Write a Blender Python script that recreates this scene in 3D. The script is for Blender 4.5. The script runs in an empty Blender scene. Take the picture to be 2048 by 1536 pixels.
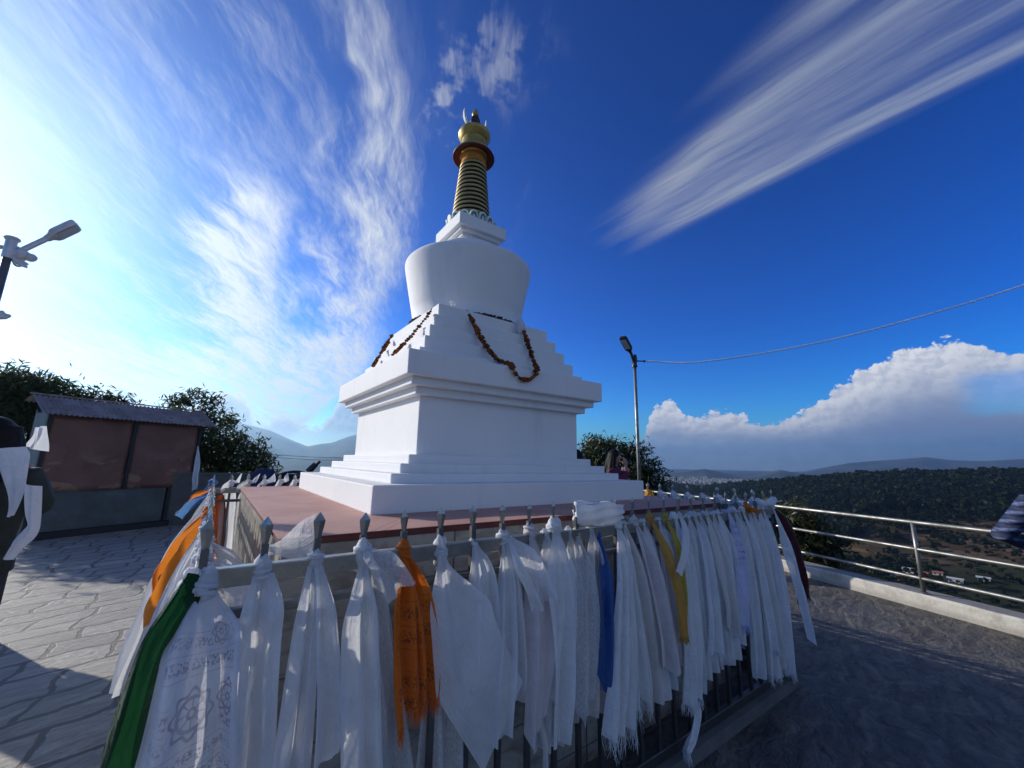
import bpy, bmesh, math, random
import numpy as np
from mathutils import Vector, Matrix, noise as mnoise
rnd = random.Random(7)
sc = bpy.context.scene
COL = sc.collection
S = 1.15                                   # metres per calibration unit
R = math.radians
# ------------------------------------------------------------------ camera
F_PX = 802.757
CAM = Vector((-1.5990, -2.91271, 0.24875)) * S
YAW, PIT, ROL = R(35.7046), R(11.0088), R(1.1041)
_fw = Vector((math.sin(YAW)*math.cos(PIT), math.cos(YAW)*math.cos(PIT), math.sin(PIT)))
_rt = Vector((math.cos(YAW), -math.sin(YAW), 0)); _up = _rt.cross(_fw)
C_R = _rt*math.cos(ROL) + _up*math.sin(ROL)
C_U = -_rt*math.sin(ROL) + _up*math.cos(ROL)
C_F = _fw
cd = bpy.data.cameras.new("camera"); co = bpy.data.objects.new("camera", cd); COL.objects.link(co)
cd.sensor_width = 36.0; cd.lens = 36.0*F_PX/2048.0; cd.clip_start = 0.05; cd.clip_end = 30000
m = Matrix((C_R, C_U, -C_F)).transposed().to_4x4(); m.translation = CAM
co.matrix_world = m; sc.camera = co
def ray(u, v): return C_F*F_PX + C_R*(u-1024) - C_U*(v-768)
def on(u, v, ax, val):
    d = ray(u, v); return CAM + d*((val-CAM[ax])/d[ax])
def along(u, v, dist):
    d = ray(u, v); return CAM + d*(dist/math.hypot(d.x, d.y))
def onplane(u, v, p, n):
    d = ray(u, v); return CAM + d*((p-CAM).dot(n)/d.dot(n))
GZ = -1.09*S                               # terrace level
SUN_AZ, SUN_EL = R(-30), R(20.5)           # azimuth clockwise from +Y
SUN_DIR = Vector((math.sin(SUN_AZ)*math.cos(SUN_EL), math.cos(SUN_AZ)*math.cos(SUN_EL), math.sin(SUN_EL)))
# ------------------------------------------------------------------ mesh helpers
class MB:
    def __init__(s): s.v = []; s.f = []; s.uv = {}
    def add(s, vs, fs, uvs=None):
        o = len(s.v); s.v += [tuple(p) for p in vs]; s.f += [tuple(i+o for i in f) for f in fs]
        if uvs is not None:
            for i, t in enumerate(uvs): s.uv[o+i] = t
    def box(s, x0, x1, y0, y1, z0, z1, M=None):
        vs = [Vector(p) for p in ((x0,y0,z0),(x1,y0,z0),(x1,y1,z0),(x0,y1,z0),(x0,y0,z1),(x1,y0,z1),(x1,y1,z1),(x0,y1,z1))]
        if M is not None: vs = [M @ p for p in vs]
        s.add(vs, [(0,3,2,1),(4,5,6,7),(0,1,5,4),(1,2,6,5),(2,3,7,6),(3,0,4,7)])
    def loft(s, rings, caps=True):
        n = len(rings[0]); vs = [p for r_ in rings for p in r_]; fs = []
        for i in range(len(rings)-1):
            for j in range(n):
                k = (j+1) % n
                fs.append((i*n+j, i*n+k, (i+1)*n+k, (i+1)*n+j))
        if caps:
            fs.append(tuple(range(n))[::-1]); fs.append(tuple((len(rings)-1)*n+j for j in range(n)))
        s.add(vs, fs)
    def tube(s, path, rad, n=8, caps=True, flat=1.0):
        path = [Vector(p) for p in path]
        if not hasattr(rad, '__len__'): rad = [rad]*len(path)
        rings = []; prev = None
        for i, p in enumerate(path):
            t = (path[min(i+1, len(path)-1)] - path[max(i-1, 0)]).normalized()
            if prev is None:
                a = Vector((0,0,1)) if abs(t.z) < .9 else Vector((1,0,0))
                u = t.cross(a).normalized()
            else:
                u = (prev - t*prev.dot(t)).normalized()
            prev = u; w = t.cross(u)
            rings.append([p + (u*math.cos(2*math.pi*j/n) + w*math.sin(2*math.pi*j/n)*flat)*rad[i] for j in range(n)])
        s.loft(rings, caps)
    def lathe(s, prof, n=48, c=(0,0,0), caps=True):
        c = Vector(c)
        s.loft([[c+Vector((r_*math.cos(2*math.pi*j/n), r_*math.sin(2*math.pi*j/n), z)) for j in range(n)] for r_, z in prof], caps)
    def ell(s, c, r_, n=12, mth=8, M=None):
        c = Vector(c); rings = []
        for i in range(mth+1):
            th = math.pi*(0.02+0.96*i/mth)
            ring = []
            for j in range(n):
                p = Vector((r_[0]*math.sin(th)*math.cos(2*math.pi*j/n), r_[1]*math.sin(th)*math.sin(2*math.pi*j/n), -r_[2]*math.cos(th)))
                if M is not None: p = M @ p
                ring.append(c+p)
            rings.append(ring)
        s.loft(rings)
    def grid(s, P, uvs=None):
        nu = len(P[0]); nv = len(P)
        vs = [p for row in P for p in row]
        fs = [(i*nu+j, i*nu+j+1, (i+1)*nu+j+1, (i+1)*nu+j) for i in range(nv-1) for j in range(nu-1)]
        s.add(vs, fs, uvs)
    def build(s, name, mat, parent=None, smooth=False, origin=None):
        me = bpy.data.meshes.new(name)
        org = Vector(origin) if origin is not None else None
        vs = s.v if org is None else [tuple(Vector(p)-org) for p in s.v]
        me.from_pydata(vs, [], s.f)
        me.materials.append(mat)
        if s.uv:
            uvl = me.uv_layers.new(name="UVMap")
            for lp in me.loops:
                uvl.data[lp.index].uv = s.uv.get(lp.vertex_index, (0, 0))
        if smooth:
            me.polygons.foreach_set('use_smooth', [True]*len(me.polygons))
        me.update()
        o = bpy.data.objects.new(name, me); COL.objects.link(o)
        if org is not None: o.location = org
        if parent is not None:
            o.parent = parent
            if org is not None or parent.location.length > 0:
                o.location = (org if org is not None else Vector((0,0,0))) - parent.location
        return o
def np_mesh(name, V, Fq, mat, smooth=False):
    me = bpy.data.meshes.new(name)
    nf, k = Fq.shape
    me.vertices.add(len(V)); me.vertices.foreach_set('co', np.asarray(V, dtype=np.float32).ravel())
    me.loops.add(nf*k); me.loops.foreach_set('vertex_index', Fq.astype(np.int32).ravel())
    me.polygons.add(nf); me.polygons.foreach_set('loop_start', np.arange(0, nf*k, k, dtype=np.int32))
    me.polygons.foreach_set('loop_total', np.full(nf, k, dtype=np.int32))
    if smooth: me.polygons.foreach_set('use_smooth', np.ones(nf, dtype=bool))
    me.update(calc_edges=True); me.materials.append(mat)
    o = bpy.data.objects.new(name, me); COL.objects.link(o)
    return o
def tag(o, label=None, cat=None, group=None, kind=None):
    if label: o['label'] = label
    if cat: o['category'] = cat
    if group: o['group'] = group
    if kind: o['kind'] = kind
    return o
def thing(name, loc, label, cat, group=None):
    o = bpy.data.objects.new(name, None); o.empty_display_size = .1; COL.objects.link(o); o.location = loc
    return tag(o, label, cat, group)
def bevel(o, w=.006, seg=2):
    b = o.modifiers.new('bevel', 'BEVEL'); b.width = w; b.segments = seg; b.limit_method = 'ANGLE'; return o
def spline(pts, n):
    pts = [Vector(p) for p in pts]; q = [pts[0]*2-pts[1]] + pts + [pts[-1]*2-pts[-2]]
    out = []; m_ = len(pts)-1
    for i in range(n):
        t = i/(n-1)*m_; k = min(int(t), m_-1); t -= k
        a, b, c, d = q[k], q[k+1], q[k+2], q[k+3]
        out.append(.5*((2*b)+(c-a)*t+(2*a-5*b+4*c-d)*t*t+(3*b-a-3*c+d)*t**3))
    return out
# ------------------------------------------------------------------ node helpers
class NT:
    def __init__(s, tree): s.t = tree
    def n(s, typ, **kw):
        nd = s.t.nodes.new(typ)
        for k, v in kw.items(): setattr(nd, k, v)
        return nd
    def put(s, sock, val):
        if val is None: return
        if isinstance(val, bpy.types.NodeSocket): s.t.links.new(val, sock)
        elif hasattr(val, '__len__') and sock.type == 'RGBA' and len(val) == 3: sock.default_value = (*val, 1)
        else: sock.default_value = val
    def m(s, op, a, b=None, c=None, clamp=False):
        nd = s.n('ShaderNodeMath', operation=op, use_clamp=clamp)
        for i, v in enumerate((a, b, c)): s.put(nd.inputs[i], v)
        return nd.outputs[0]
    def vm(s, op, a, b=None, scale=None):
        nd = s.n('ShaderNodeVectorMath', operation=op)
        s.put(nd.inputs[0], a); s.put(nd.inputs[1], b)
        if scale is not None: s.put(nd.inputs['Scale'], scale)
        return nd.outputs['Value'] if op in ('LENGTH', 'DOT_PRODUCT', 'DISTANCE') else nd.outputs[0]
    def xyz(s, x, y, z=0.0):
        nd = s.n('ShaderNodeCombineXYZ')
        for i, v in enumerate((x, y, z)): s.put(nd.inputs[i], v)
        return nd.outputs[0]
    def sep(s, v):
        nd = s.n('ShaderNodeSeparateXYZ'); s.put(nd.inputs[0], v); return nd.outputs
    def noise(s, vec, scale, detail=3, rough=.55, dist=0.0, dims='3D', col=False):
        nd = s.n('ShaderNodeTexNoise', noise_dimensions=dims)
        s.put(nd.inputs['Vector'], vec); s.put(nd.inputs['Scale'], scale); s.put(nd.inputs['Detail'], detail)
        s.put(nd.inputs['Roughness'], rough); s.put(nd.inputs['Distortion'], dist)
        return nd.outputs['Color' if col else 'Fac']
    def vor(s, vec, scale, feature='F1', dims='3D', out='Distance', rand=1.0, w=None):
        nd = s.n('ShaderNodeTexVoronoi', feature=feature, voronoi_dimensions=dims)
        if dims != '1D': s.put(nd.inputs['Vector'], vec)
        if w is not None: s.put(nd.inputs['W'], w)
        s.put(nd.inputs['Scale'], scale); s.put(nd.inputs['Randomness'], rand)
        return nd.outputs[out]
    def ss(s, x, a, b, lo=0.0, hi=1.0):
        nd = s.n('ShaderNodeMapRange', interpolation_type='SMOOTHSTEP')
        s.put(nd.inputs[0], x)
        for i, v in enumerate((a, b, lo, hi)): s.put(nd.inputs[i+1], v)
        return nd.outputs[0]
    def lin(s, x, a, b, lo=0.0, hi=1.0):
        nd = s.n('ShaderNodeMapRange'); s.put(nd.inputs[0], x)
        for i, v in enumerate((a, b, lo, hi)): s.put(nd.inputs[i+1], v)
        return nd.outputs[0]
    def mix(s, f, a, b, mode='MIX'):
        nd = s.n('ShaderNodeMix', data_type='RGBA', blend_type=mode)
        s.put(nd.inputs[0], f); s.put(nd.inputs[6], a); s.put(nd.inputs[7], b)
        return nd.outputs[2]
    def mapv(s, vec, scale=(1,1,1), rot=(0,0,0), loc=(0,0,0)):
        nd = s.n('ShaderNodeMapping'); s.put(nd.inputs['Vector'], vec)
        nd.inputs['Scale'].default_value = scale; nd.inputs['Rotation'].default_value = rot; nd.inputs['Location'].default_value = loc
        return nd.outputs[0]
    def curve(s, x, pts):
        """float curve through (x, y) points, both inside 0..1"""
        nd = s.n('ShaderNodeFloatCurve'); s.put(nd.inputs['Value'], x)
        c = nd.mapping.curves[0]
        while len(c.points) < len(pts): c.points.new(0.5, 0.5)
        for p, (a, b) in zip(c.points, pts): p.location = (a, b); p.handle_type = 'AUTO'
        nd.mapping.update(); return nd.outputs[0]
    def bump(s, h, strength=.3, dist=.01, normal=None):
        nd = s.n('ShaderNodeBump'); s.put(nd.inputs['Strength'], strength); s.put(nd.inputs['Distance'], dist)
        s.put(nd.inputs['Height'], h)
        if normal is not None: s.put(nd.inputs['Normal'], normal)
        return nd.outputs[0]
def newmat(name):
    mt = bpy.data.materials.new(name); mt.use_nodes = True; mt.node_tree.nodes.clear()
    k = NT(mt.node_tree); out = k.n('ShaderNodeOutputMaterial'); return mt, k, out
def pbr(k, out, col, rough=.7, metal=0.0, normal=None, spec=.4):
    b = k.n('ShaderNodeBsdfPrincipled')
    k.put(b.inputs['Base Color'], col); k.put(b.inputs['Roughness'], rough); k.put(b.inputs['Metallic'], metal)
    k.put(b.inputs['Specular IOR Level'], spec)
    if normal is not None: k.put(b.inputs['Normal'], normal)
    k.t.links.new(b.outputs[0], out.inputs[0]); return b
def simple(name, col, rough=.6, metal=0.0, var=.15, scale=8, bump=0.0, bscale=60, spec=.4):
    mt, k, out = newmat(name); tc = k.n('ShaderNodeTexCoord').outputs['Object']
    nz = k.noise(tc, scale, 4, .6)
    f = k.lin(nz, .3, .7, 1-var, 1+var)
    c = k.vm('SCALE', k.n('ShaderNodeRGB').outputs[0], scale=f)
    k.t.nodes[[x.name for x in k.t.nodes if x.type == 'RGB'][-1]].outputs[0].default_value = (*col, 1)
    nrm = k.bump(k.noise(tc, bscale, 3), bump, .004) if bump else None
    pbr(k, out, c, rough, metal, nrm, spec); return mt
# ------------------------------------------------------------------ materials
def plaster():
    mt, k, out = newmat('white_plaster'); g = k.n('ShaderNodeNewGeometry').outputs['Position']
    big = k.noise(g, 1.6, 5, .6); fine = k.noise(g, 90, 3)
    streak = k.noise(k.mapv(g, (7, 7, .8)), 1.0, 4, .6)
    c = k.mix(k.ss(big, .35, .75), (.82, .81, .785), (.77, .77, .76))
    c = k.mix(k.ss(streak, .56, .76, 0, .35), c, (.62, .61, .58))
    spot = k.ss(k.vor(g, 3.1), .02, .035, .8, 0)
    c = k.mix(k.m('MULTIPLY', spot, k.ss(big, .5, .6)), c, (.35, .33, .31))
    nz_ = k.sep(k.n('ShaderNodeNewGeometry').outputs['True Normal'])[2]
    c = k.mix(k.m('MULTIPLY', k.ss(nz_, .7, .95), k.lin(k.noise(g, 7, 5, .65), .35, .7, .1, .6)), c, (.55, .53, .49))
    c = k.mix(k.ss(k.noise(k.mapv(g, (26, 26, 1.3)), 1.0, 3, .6), .66, .74, 0, .22), c, (.6, .59, .57))
    mid = k.noise(g, 14, 4, .6)
    h = k.m('ADD', k.m('MULTIPLY', fine, .35), mid)
    pbr(k, out, c, .75, 0, k.bump(h, .22, .012), .3); return mt
def steel(name='stainless_steel', col=(.42, .41, .38), rough=.3):
    mt, k, out = newmat(name); g = k.n('ShaderNodeNewGeometry').outputs['Position']
    n1 = k.noise(g, 6, 4, .6); n2 = k.noise(k.mapv(g, (3, 3, 40)), 3, 3)
    c = k.mix(k.ss(n1, .4, .68), col, tuple(x*.6 for x in col))
    r_ = k.lin(n1, .3, .7, rough-.1, rough+.18)
    pbr(k, out, c, r_, .95, k.bump(n2, .02, .003)); return mt
def fabric(name, col, trans=.35, sheer=.1, silk=0.0, prt=None, pcol=(.25, .2, .3), var=.06, border=None):
    mt, k, out = newmat(name); tc = k.n('ShaderNodeTexCoord'); uv = tc.outputs['UV']; ob = tc.outputs['Object']
    u, v, _ = k.sep(uv)
    nz = k.noise(ob, 5, 4, .6)
    c = k.mix(k.ss(nz, .3, .7), tuple(x*(1+var) for x in col), tuple(x*(1-var) for x in col))
    alpha_cut = None
    if prt:
        # print: dharma wheel medallions, rules and rows of small characters
        vv = k.m('MULTIPLY', v, prt['rows'])                # v runs in metres along the tail
        uu = k.m('MULTIPLY', u, prt['cols'])
        row = k.m('FRACT', vv); ri = k.m('FLOOR', vv)
        rsel = k.n('ShaderNodeTexWhiteNoise', noise_dimensions='1D'); k.put(rsel.inputs['W'], ri)
        gl = k.noise(k.xyz(k.m('MULTIPLY', uu, 6.0), k.m('MULTIPLY', vv, 7.5), k.m('MULTIPLY', ri, 3.1)), 1.0, 2.0, .6)
        word = k.noise(k.xyz(k.m('MULTIPLY', uu, 1.1), k.m('MULTIPLY', ri, 5.7), 0), 1.0, 1.0)
        ink = k.m('MULTIPLY', k.ss(gl, .49, .53), k.ss(word, .36, .42))
        band = k.m('MULTIPLY', k.ss(row, .18, .3), k.ss(row, .82, .7))
        ink = k.m('MULTIPLY', ink, k.m('MULTIPLY', band, k.ss(rsel.outputs[0], .3, .32)))
        rule = k.m('MULTIPLY', k.ss(row, .07, .03), .55)
        tot = k.m('MAXIMUM', ink, rule)
        if prt.get('wheel'):
            for wu, wv, wr in prt['wheel']:
                dx = k.m('SUBTRACT', u, wu); dy = k.m('SUBTRACT', v, wv)
                rr = k.m('DIVIDE', k.m('SQRT', k.m('ADD', k.m('MULTIPLY', dx, dx), k.m('MULTIPLY', dy, dy))), wr)
                an = k.m('ARCTAN2', dy, dx)
                ring1 = k.ss(k.m('ABSOLUTE', k.m('SUBTRACT', rr, .72)), .11, .06)
                hub = k.ss(k.m('ABSOLUTE', k.m('SUBTRACT', rr, .2)), .09, .05)
                sp = k.m('MULTIPLY', k.ss(k.m('ABSOLUTE', k.m('SINE', k.m('MULTIPLY', an, 4.0))), .35, .2), k.m('MULTIPLY', k.ss(rr, .72, .68), k.ss(rr, .2, .24)))
                scal = k.m('ADD', 1.0, k.m('MULTIPLY', k.m('COSINE', k.m('MULTIPLY', an, 8.0)), .12))
                ring2 = k.ss(k.m('ABSOLUTE', k.m('SUBTRACT', rr, scal)), .12, .05)
                wh = k.m('MAXIMUM', k.m('MAXIMUM', ring1, hub), k.m('MAXIMUM', sp, ring2))
                inside = k.ss(rr, 1.45, 1.25)
                tot = k.m('ADD', k.m('MULTIPLY', tot, k.m('SUBTRACT', 1.0, inside)), k.m('MULTIPLY', wh, k.m('MULTIPLY', inside, .95)), clamp=True)
        rng = k.m('MULTIPLY', k.ss(v, prt['v0'], prt['v0']+.03), k.ss(v, prt['v1'], prt['v1']-.03))
        edge = k.ss(k.m('ABSOLUTE', u), prt['umax'], prt['umax']-.004)
        fade = k.lin(k.noise(ob, 18, 2), .35, .6, .45, 1.0)
        tot = k.m('MULTIPLY', k.m('MULTIPLY', tot, rng), k.m('MULTIPLY', k.m('MULTIPLY', edge, fade), prt.get('ink', .8)))
        c = k.mix(tot, c, pcol)
    if border:
        c = k.mix(k.ss(u, border[0], border[0]+.004), c, border[1])
    weave = k.noise(k.xyz(k.m('MULTIPLY', u, 260), k.m('MULTIPLY', v, 60), 0), 1.0, 2)
    crease = k.noise(k.xyz(k.m('MULTIPLY', u, 16), k.m('MULTIPLY', v, 5), k.m('MULTIPLY', nz, 2.0)), 1.0, 4, .6, .8)
    cross = k.noise(k.xyz(k.m('MULTIPLY', u, 5), k.m('MULTIPLY', v, 22), 3.0), 1.0, 3, .55)
    h = k.m('ADD', k.m('MULTIPLY', crease, 1.0), k.m('ADD', k.m('MULTIPLY', cross, .5), k.m('MULTIPLY', weave, .05)))
    nrm = k.bump(h, .6, .024)
    d = k.n('ShaderNodeBsdfPrincipled'); k.put(d.inputs['Base Color'], c); k.put(d.inputs['Normal'], nrm)
    k.put(d.inputs['Roughness'], .38 if silk else .8); k.put(d.inputs['Specular IOR Level'], .6 if silk else .2)
    k.put(d.inputs['Sheen Weight'], .2)
    tr = k.n('ShaderNodeBsdfTranslucent'); k.put(tr.inputs['Color'], c); k.put(tr.inputs['Normal'], nrm)
    mx = k.n('ShaderNodeMixShader'); k.put(mx.inputs[0], trans)
    k.t.links.new(d.outputs[0], mx.inputs[1]); k.t.links.new(tr.outputs[0], mx.inputs[2])
    last = mx.outputs[0]
    if sheer > 0:
        tp = k.n('ShaderNodeBsdfTransparent'); m2 = k.n('ShaderNodeMixShader')
        k.put(m2.inputs[0], k.m('MULTIPLY', sheer, k.lin(weave, .3, .7, .7, 1.3)))
        k.t.links.new(last, m2.inputs[1]); k.t.links.new(tp.outputs[0], m2.inputs[2]); last = m2.outputs[0]
    k.t.links.new(last, out.inputs[0]); return mt
def leafmat(name, c1, c2, trans=.25, scale=1.2):
    mt, k, out = newmat(name); g = k.n('ShaderNodeNewGeometry').outputs['Position']
    n1 = k.noise(g, scale, 4, .65); n2 = k.noise(g, scale*12, 2)
    c = k.mix(k.ss(k.m('ADD', k.m('MULTIPLY', n1, .6), k.m('MULTIPLY', n2, .4)), .36, .64), c1, c2)
    d = k.n('ShaderNodeBsdfPrincipled'); k.put(d.inputs['Base Color'], c); k.put(d.inputs['Roughness'], .5); k.put(d.inputs['Specular IOR Level'], .1 if trans > .4 else .4)
    tr = k.n('ShaderNodeBsdfTranslucent'); k.put(tr.inputs['Color'], c)
    mx = k.n('ShaderNodeMixShader'); k.put(mx.inputs[0], trans)
    k.t.links.new(d.outputs[0], mx.inputs[1]); k.t.links.new(tr.outputs[0], mx.inputs[2]); k.t.links.new(mx.outputs[0], out.inputs[0])
    return mt
M = {}
M['plaster'] = plaster()
M['steel'] = steel()
M['dark_steel'] = steel('weathered_steel', (.2, .2, .2), .38)
M['gal'] = steel('galvanised_pipe', (.30, .30, .28), .48)
M['gold'] = simple('gold_paint', (.46, .34, .10), .42, .45, .2, 10, .15, 40)
M['gold_ring'] = simple('dull_gold_ring', (.42, .32, .12), .5, .3, .2, 9, .15, 50)
M['black'] = simple('black_paint', (.02, .02, .02), .5)
M['maroon'] = simple('maroon_paint', (.10, .02, .02), .45, 0, .2, 12)
M['purple'] = simple('dark_purple_paint', (.035, .015, .04), .4)
M['white_paint'] = simple('white_paint', (.75, .74, .7), .6)
M['lotus_teal'] = simple('teal_petal_paint', (.06, .26, .24), .5, 0, .3, 30)
M['orange_wrap'] = simple('saffron_cloth_wrap', (.62, .24, .04), .8, 0, .25, 14, .4, 26)
M['lamp_black'] = simple('lamp_housing', (.03, .032, .035), .4, .3)
M['lamp_glare_grey'] = simple('glare_whitened_lamp_housing', (.55, .58, .62), .45, .3)  # paler than the housing itself: lens glare put into the base colour
M['lens'] = simple('lamp_lens', (.45, .47, .5), .2, 0, .1, 20)
M['cable_white'] = simple('pale_cable', (.55, .55, .52), .6)
M['cable_black'] = simple('black_cable', (.015, .016, .018), .5)
def mari():
    mt, k, out = newmat('dried_marigold'); g = k.n('ShaderNodeNewGeometry').outputs['Position']
    c = k.mix(k.ss(k.noise(g, 26, 3, .6), .4, .6), (.075, .028, .012), (.30, .085, .015))
    c = k.mix(k.ss(k.noise(g, 33, 2, .6), .60, .68), c, (.42, .17, .03)); pbr(k, out, c, .9, 0, k.bump(k.noise(g, 160, 3), .7, .008), .2); return mt
M['marigold'] = mari()
M['string'] = simple('dark_string', (.05, .03, .025), .8, 0, .4, 30)
def pinkfloor():
    mt, k, out = newmat('pink_oxide_floor'); g = k.n('ShaderNodeNewGeometry').outputs['Position']
    n1 = k.noise(g, 2.2, 5, .65); n2 = k.noise(k.mapv(g, (3, 18, 3)), 1.5, 4, .6)
    c = k.mix(k.ss(n1, .3, .7), (.40, .20, .155), (.50, .285, .225))
    c = k.mix(k.ss(n2, .5, .75, 0, .5), c, (.46, .33, .27))
    c = k.mix(k.ss(k.noise(g, 40, 3), .6, .75, 0, .3), c, (.3, .15, .13))
    x, y, z = k.sep(g)
    crack = k.m('ABSOLUTE', k.m('ADD', k.m('ADD', k.m('MULTIPLY', x, .8), k.m('MULTIPLY', y, -.62)), k.m('MULTIPLY', k.m('SUBTRACT', k.noise(g, 9, 3), .5), .02)))
    c = k.mix(k.ss(k.m('ABSOLUTE', k.m('SUBTRACT', crack, .02)), .004, .001, 0, .7), c, (.2, .1, .09))
    pbr(k, out, c, .65, 0, k.bump(k.noise(g, 60, 3), .2, .004), .35); return mt
M['pink'] = pinkfloor()
M['pink_edge'] = simple('dark_red_slab_edge', (.13, .035, .03), .6, 0, .3, 9)
def marble():
    mt, k, out = newmat('marble_tile'); g = k.n('ShaderNodeNewGeometry').outputs['Position']
    x, y, z = k.sep(g)
    a = k.m('ADD', x, y)
    tx = k.m('FRACT', k.m('MULTIPLY', a, 1/.42)); tz = k.m('FRACT', k.m('MULTIPLY', k.m('ADD', z, .0), 1/.235))
    tid = k.xyz(k.m('FLOOR', k.m('MULTIPLY', a, 1/.42)), k.m('FLOOR', k.m('MULTIPLY', z, 1/.235)), 0)
    wn = k.n('ShaderNodeTexWhiteNoise', noise_dimensions='3D'); k.put(wn.inputs['Vector'], tid)
    v = k.noise(k.vm('ADD', k.mapv(g, (1, 1, 2.2)), k.vm('SCALE', wn.outputs['Color'], scale=5.0)), 4.5, 6, .65, 1.2)
    c = k.mix(k.ss(v, .36, .6), (.25, .225, .19), (.42, .39, .335))
    c = k.mix(k.ss(v, .62, .72, 0, .7), c, (.2, .17, .13))
    j = k.m('MINIMUM', k.m('MINIMUM', tx, k.m('SUBTRACT', 1.0, tx)), k.m('MINIMUM', tz, k.m('SUBTRACT', 1.0, tz)))
    jm = k.ss(j, .008, .014, 1, 0)
    c = k.mix(jm, c, (.12, .11, .1))
    pbr(k, out, c, .42, 0, k.bump(k.m('MULTIPLY', jm, -1.0), .4, .004), .4); return mt
M['marble'] = marble()
def paving():
    mt, k, out = newmat('stone_paving'); g = k.n('ShaderNodeNewGeometry').outputs['Position']
    # flagstones: rows of random lengths (left); rough crazy paving (right)
    wob = k.noise(g, 1.1, 3, .6, col=True)
    wv = k.vm('SCALE', k.vm('SUBTRACT', wob, (.5, .5, .5)), scale=.34)
    p = k.mapv(k.vm('ADD', g, wv), (1, 1, 1), (0, 0, R(-17)))
    x, y, z = k.sep(p)
    yw = k.m('MULTIPLY', y, 1/.31)
    row = k.m('MULTIPLY', k.sep(k.vor(None, 1.0, 'F1', '1D', 'Color', rand=.75, w=yw))[0], 57.0)
    ey = k.m('MULTIPLY', k.vor(None, 1.0, 'DISTANCE_TO_EDGE', '1D', rand=.75, w=yw), .31)
    w = k.m('ADD', k.m('MULTIPLY', k.m('ADD', x, k.m('MULTIPLY', y, -.35)), 1/.46), k.m('MULTIPLY', row, 3.71))
    ex = k.vor(None, 1.0, 'DISTANCE_TO_EDGE', '1D', rand=.85, w=w)
    ex = k.m('MULTIPLY', ex, .46)
    sid = k.vor(None, 1.0, 'F1', '1D', 'Color', rand=.85, w=w)
    e1 = k.m('MINIMUM', ex, ey)
    nj = k.m('MULTIPLY', k.m('SUBTRACT', k.noise(g, 12, 4, .65), .5), .035)
    mort1 = k.ss(k.m('ADD', e1, nj), .013, .023, 1, 0)
    slate = k.noise(k.mapv(p, (1.6, 7, 1)), 2.2, 6, .68, 1.5)
    slate2 = k.noise(k.mapv(p, (6, 30, 1)), 2.0, 4, .6, .6)
    cs = k.mix(k.ss(slate, .3, .7), (.27, .25, .215), (.50, .475, .42))
    rv = k.sep(sid)
    cs = k.mix(k.lin(rv[0], 0, 1, 0, .55), cs, (.20, .20, .195))
    cs = k.mix(k.ss(slate2, .58, .72, 0, .4), cs, (.55, .54, .5))
    c1 = k.mix(k.m('MULTIPLY', mort1, .85), cs, (.12, .115, .105))
    h1 = k.m('ADD', k.m('MULTIPLY', k.m('SUBTRACT', 1.0, mort1), .22), k.m('ADD', k.m('MULTIPLY', slate, 1.3), k.m('MULTIPLY', slate2, .35)))
    wob2 = k.vm('SCALE', k.vm('SUBTRACT', k.noise(g, 3.0, 3, .6, col=True), (.5, .5, .5)), scale=.25)
    q = k.mapv(k.vm('ADD', g, wob2), (.75, 1.35, 1), (0, 0, R(-30)))
    e2 = k.vor(q, 2.9, 'DISTANCE_TO_EDGE', '2D'); cid = k.sep(k.vor(q, 2.9, 'F1', '2D', 'Color'))
    mort2 = k.m('MULTIPLY', k.ss(k.m('ADD', e2, k.m('MULTIPLY', k.m('SUBTRACT', k.noise(g, 7, 5, .65), .5), .34)), .0, .06, 1, 0), .28)
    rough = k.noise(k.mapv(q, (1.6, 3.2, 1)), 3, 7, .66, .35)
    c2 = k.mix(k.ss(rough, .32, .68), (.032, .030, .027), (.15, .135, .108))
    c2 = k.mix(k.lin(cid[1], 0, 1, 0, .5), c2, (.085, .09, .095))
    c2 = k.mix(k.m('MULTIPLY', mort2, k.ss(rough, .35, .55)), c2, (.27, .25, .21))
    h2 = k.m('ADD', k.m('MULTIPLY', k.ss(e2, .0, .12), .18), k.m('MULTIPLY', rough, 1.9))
    gx = k.sep(g)
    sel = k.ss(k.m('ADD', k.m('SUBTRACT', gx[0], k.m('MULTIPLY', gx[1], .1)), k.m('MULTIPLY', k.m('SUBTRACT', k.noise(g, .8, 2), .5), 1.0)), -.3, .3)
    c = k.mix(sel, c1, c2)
    dirt = k.ss(k.noise(g, .7, 5, .65), .52, .72, 0, .35)
    c = k.mix(dirt, c, (.12, .11, .1))
    h = k.m('ADD', k.m('MULTIPLY', h1, k.m('SUBTRACT', 1.0, sel)), k.m('MULTIPLY', h2, sel))
    pbr(k, out, c, k.lin(slate, .3, .7, .5, .75), 0, k.bump(h, .75, .035), .4); return mt
M['paving'] = paving()
def kerbmat():
    mt, k, out = newmat('worn_white_kerb'); g = k.n('ShaderNodeNewGeometry').outputs['Position']
    n1 = k.noise(g, 5, 5, .65); z = k.sep(g)[2]
    c = k.mix(k.ss(n1, .4, .7), (.50, .48, .43), (.33, .315, .28))
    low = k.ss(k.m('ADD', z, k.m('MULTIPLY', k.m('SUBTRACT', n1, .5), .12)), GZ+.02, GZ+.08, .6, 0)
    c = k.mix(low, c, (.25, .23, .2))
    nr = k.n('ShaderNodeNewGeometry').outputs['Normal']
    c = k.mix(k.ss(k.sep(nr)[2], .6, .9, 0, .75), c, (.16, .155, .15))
    pbr(k, out, c, .8, 0, k.bump(k.noise(g, 30, 4), .4, .01), .3); return mt
M['kerb'] = kerbmat()
W = (.80, .81, .83)
M['khata'] = fabric('white_khata', (.88, .885, .895), .36, .10)
M['khata_b'] = fabric('cool_white_khata', (.85, .86, .885), .38, .14)
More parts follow.
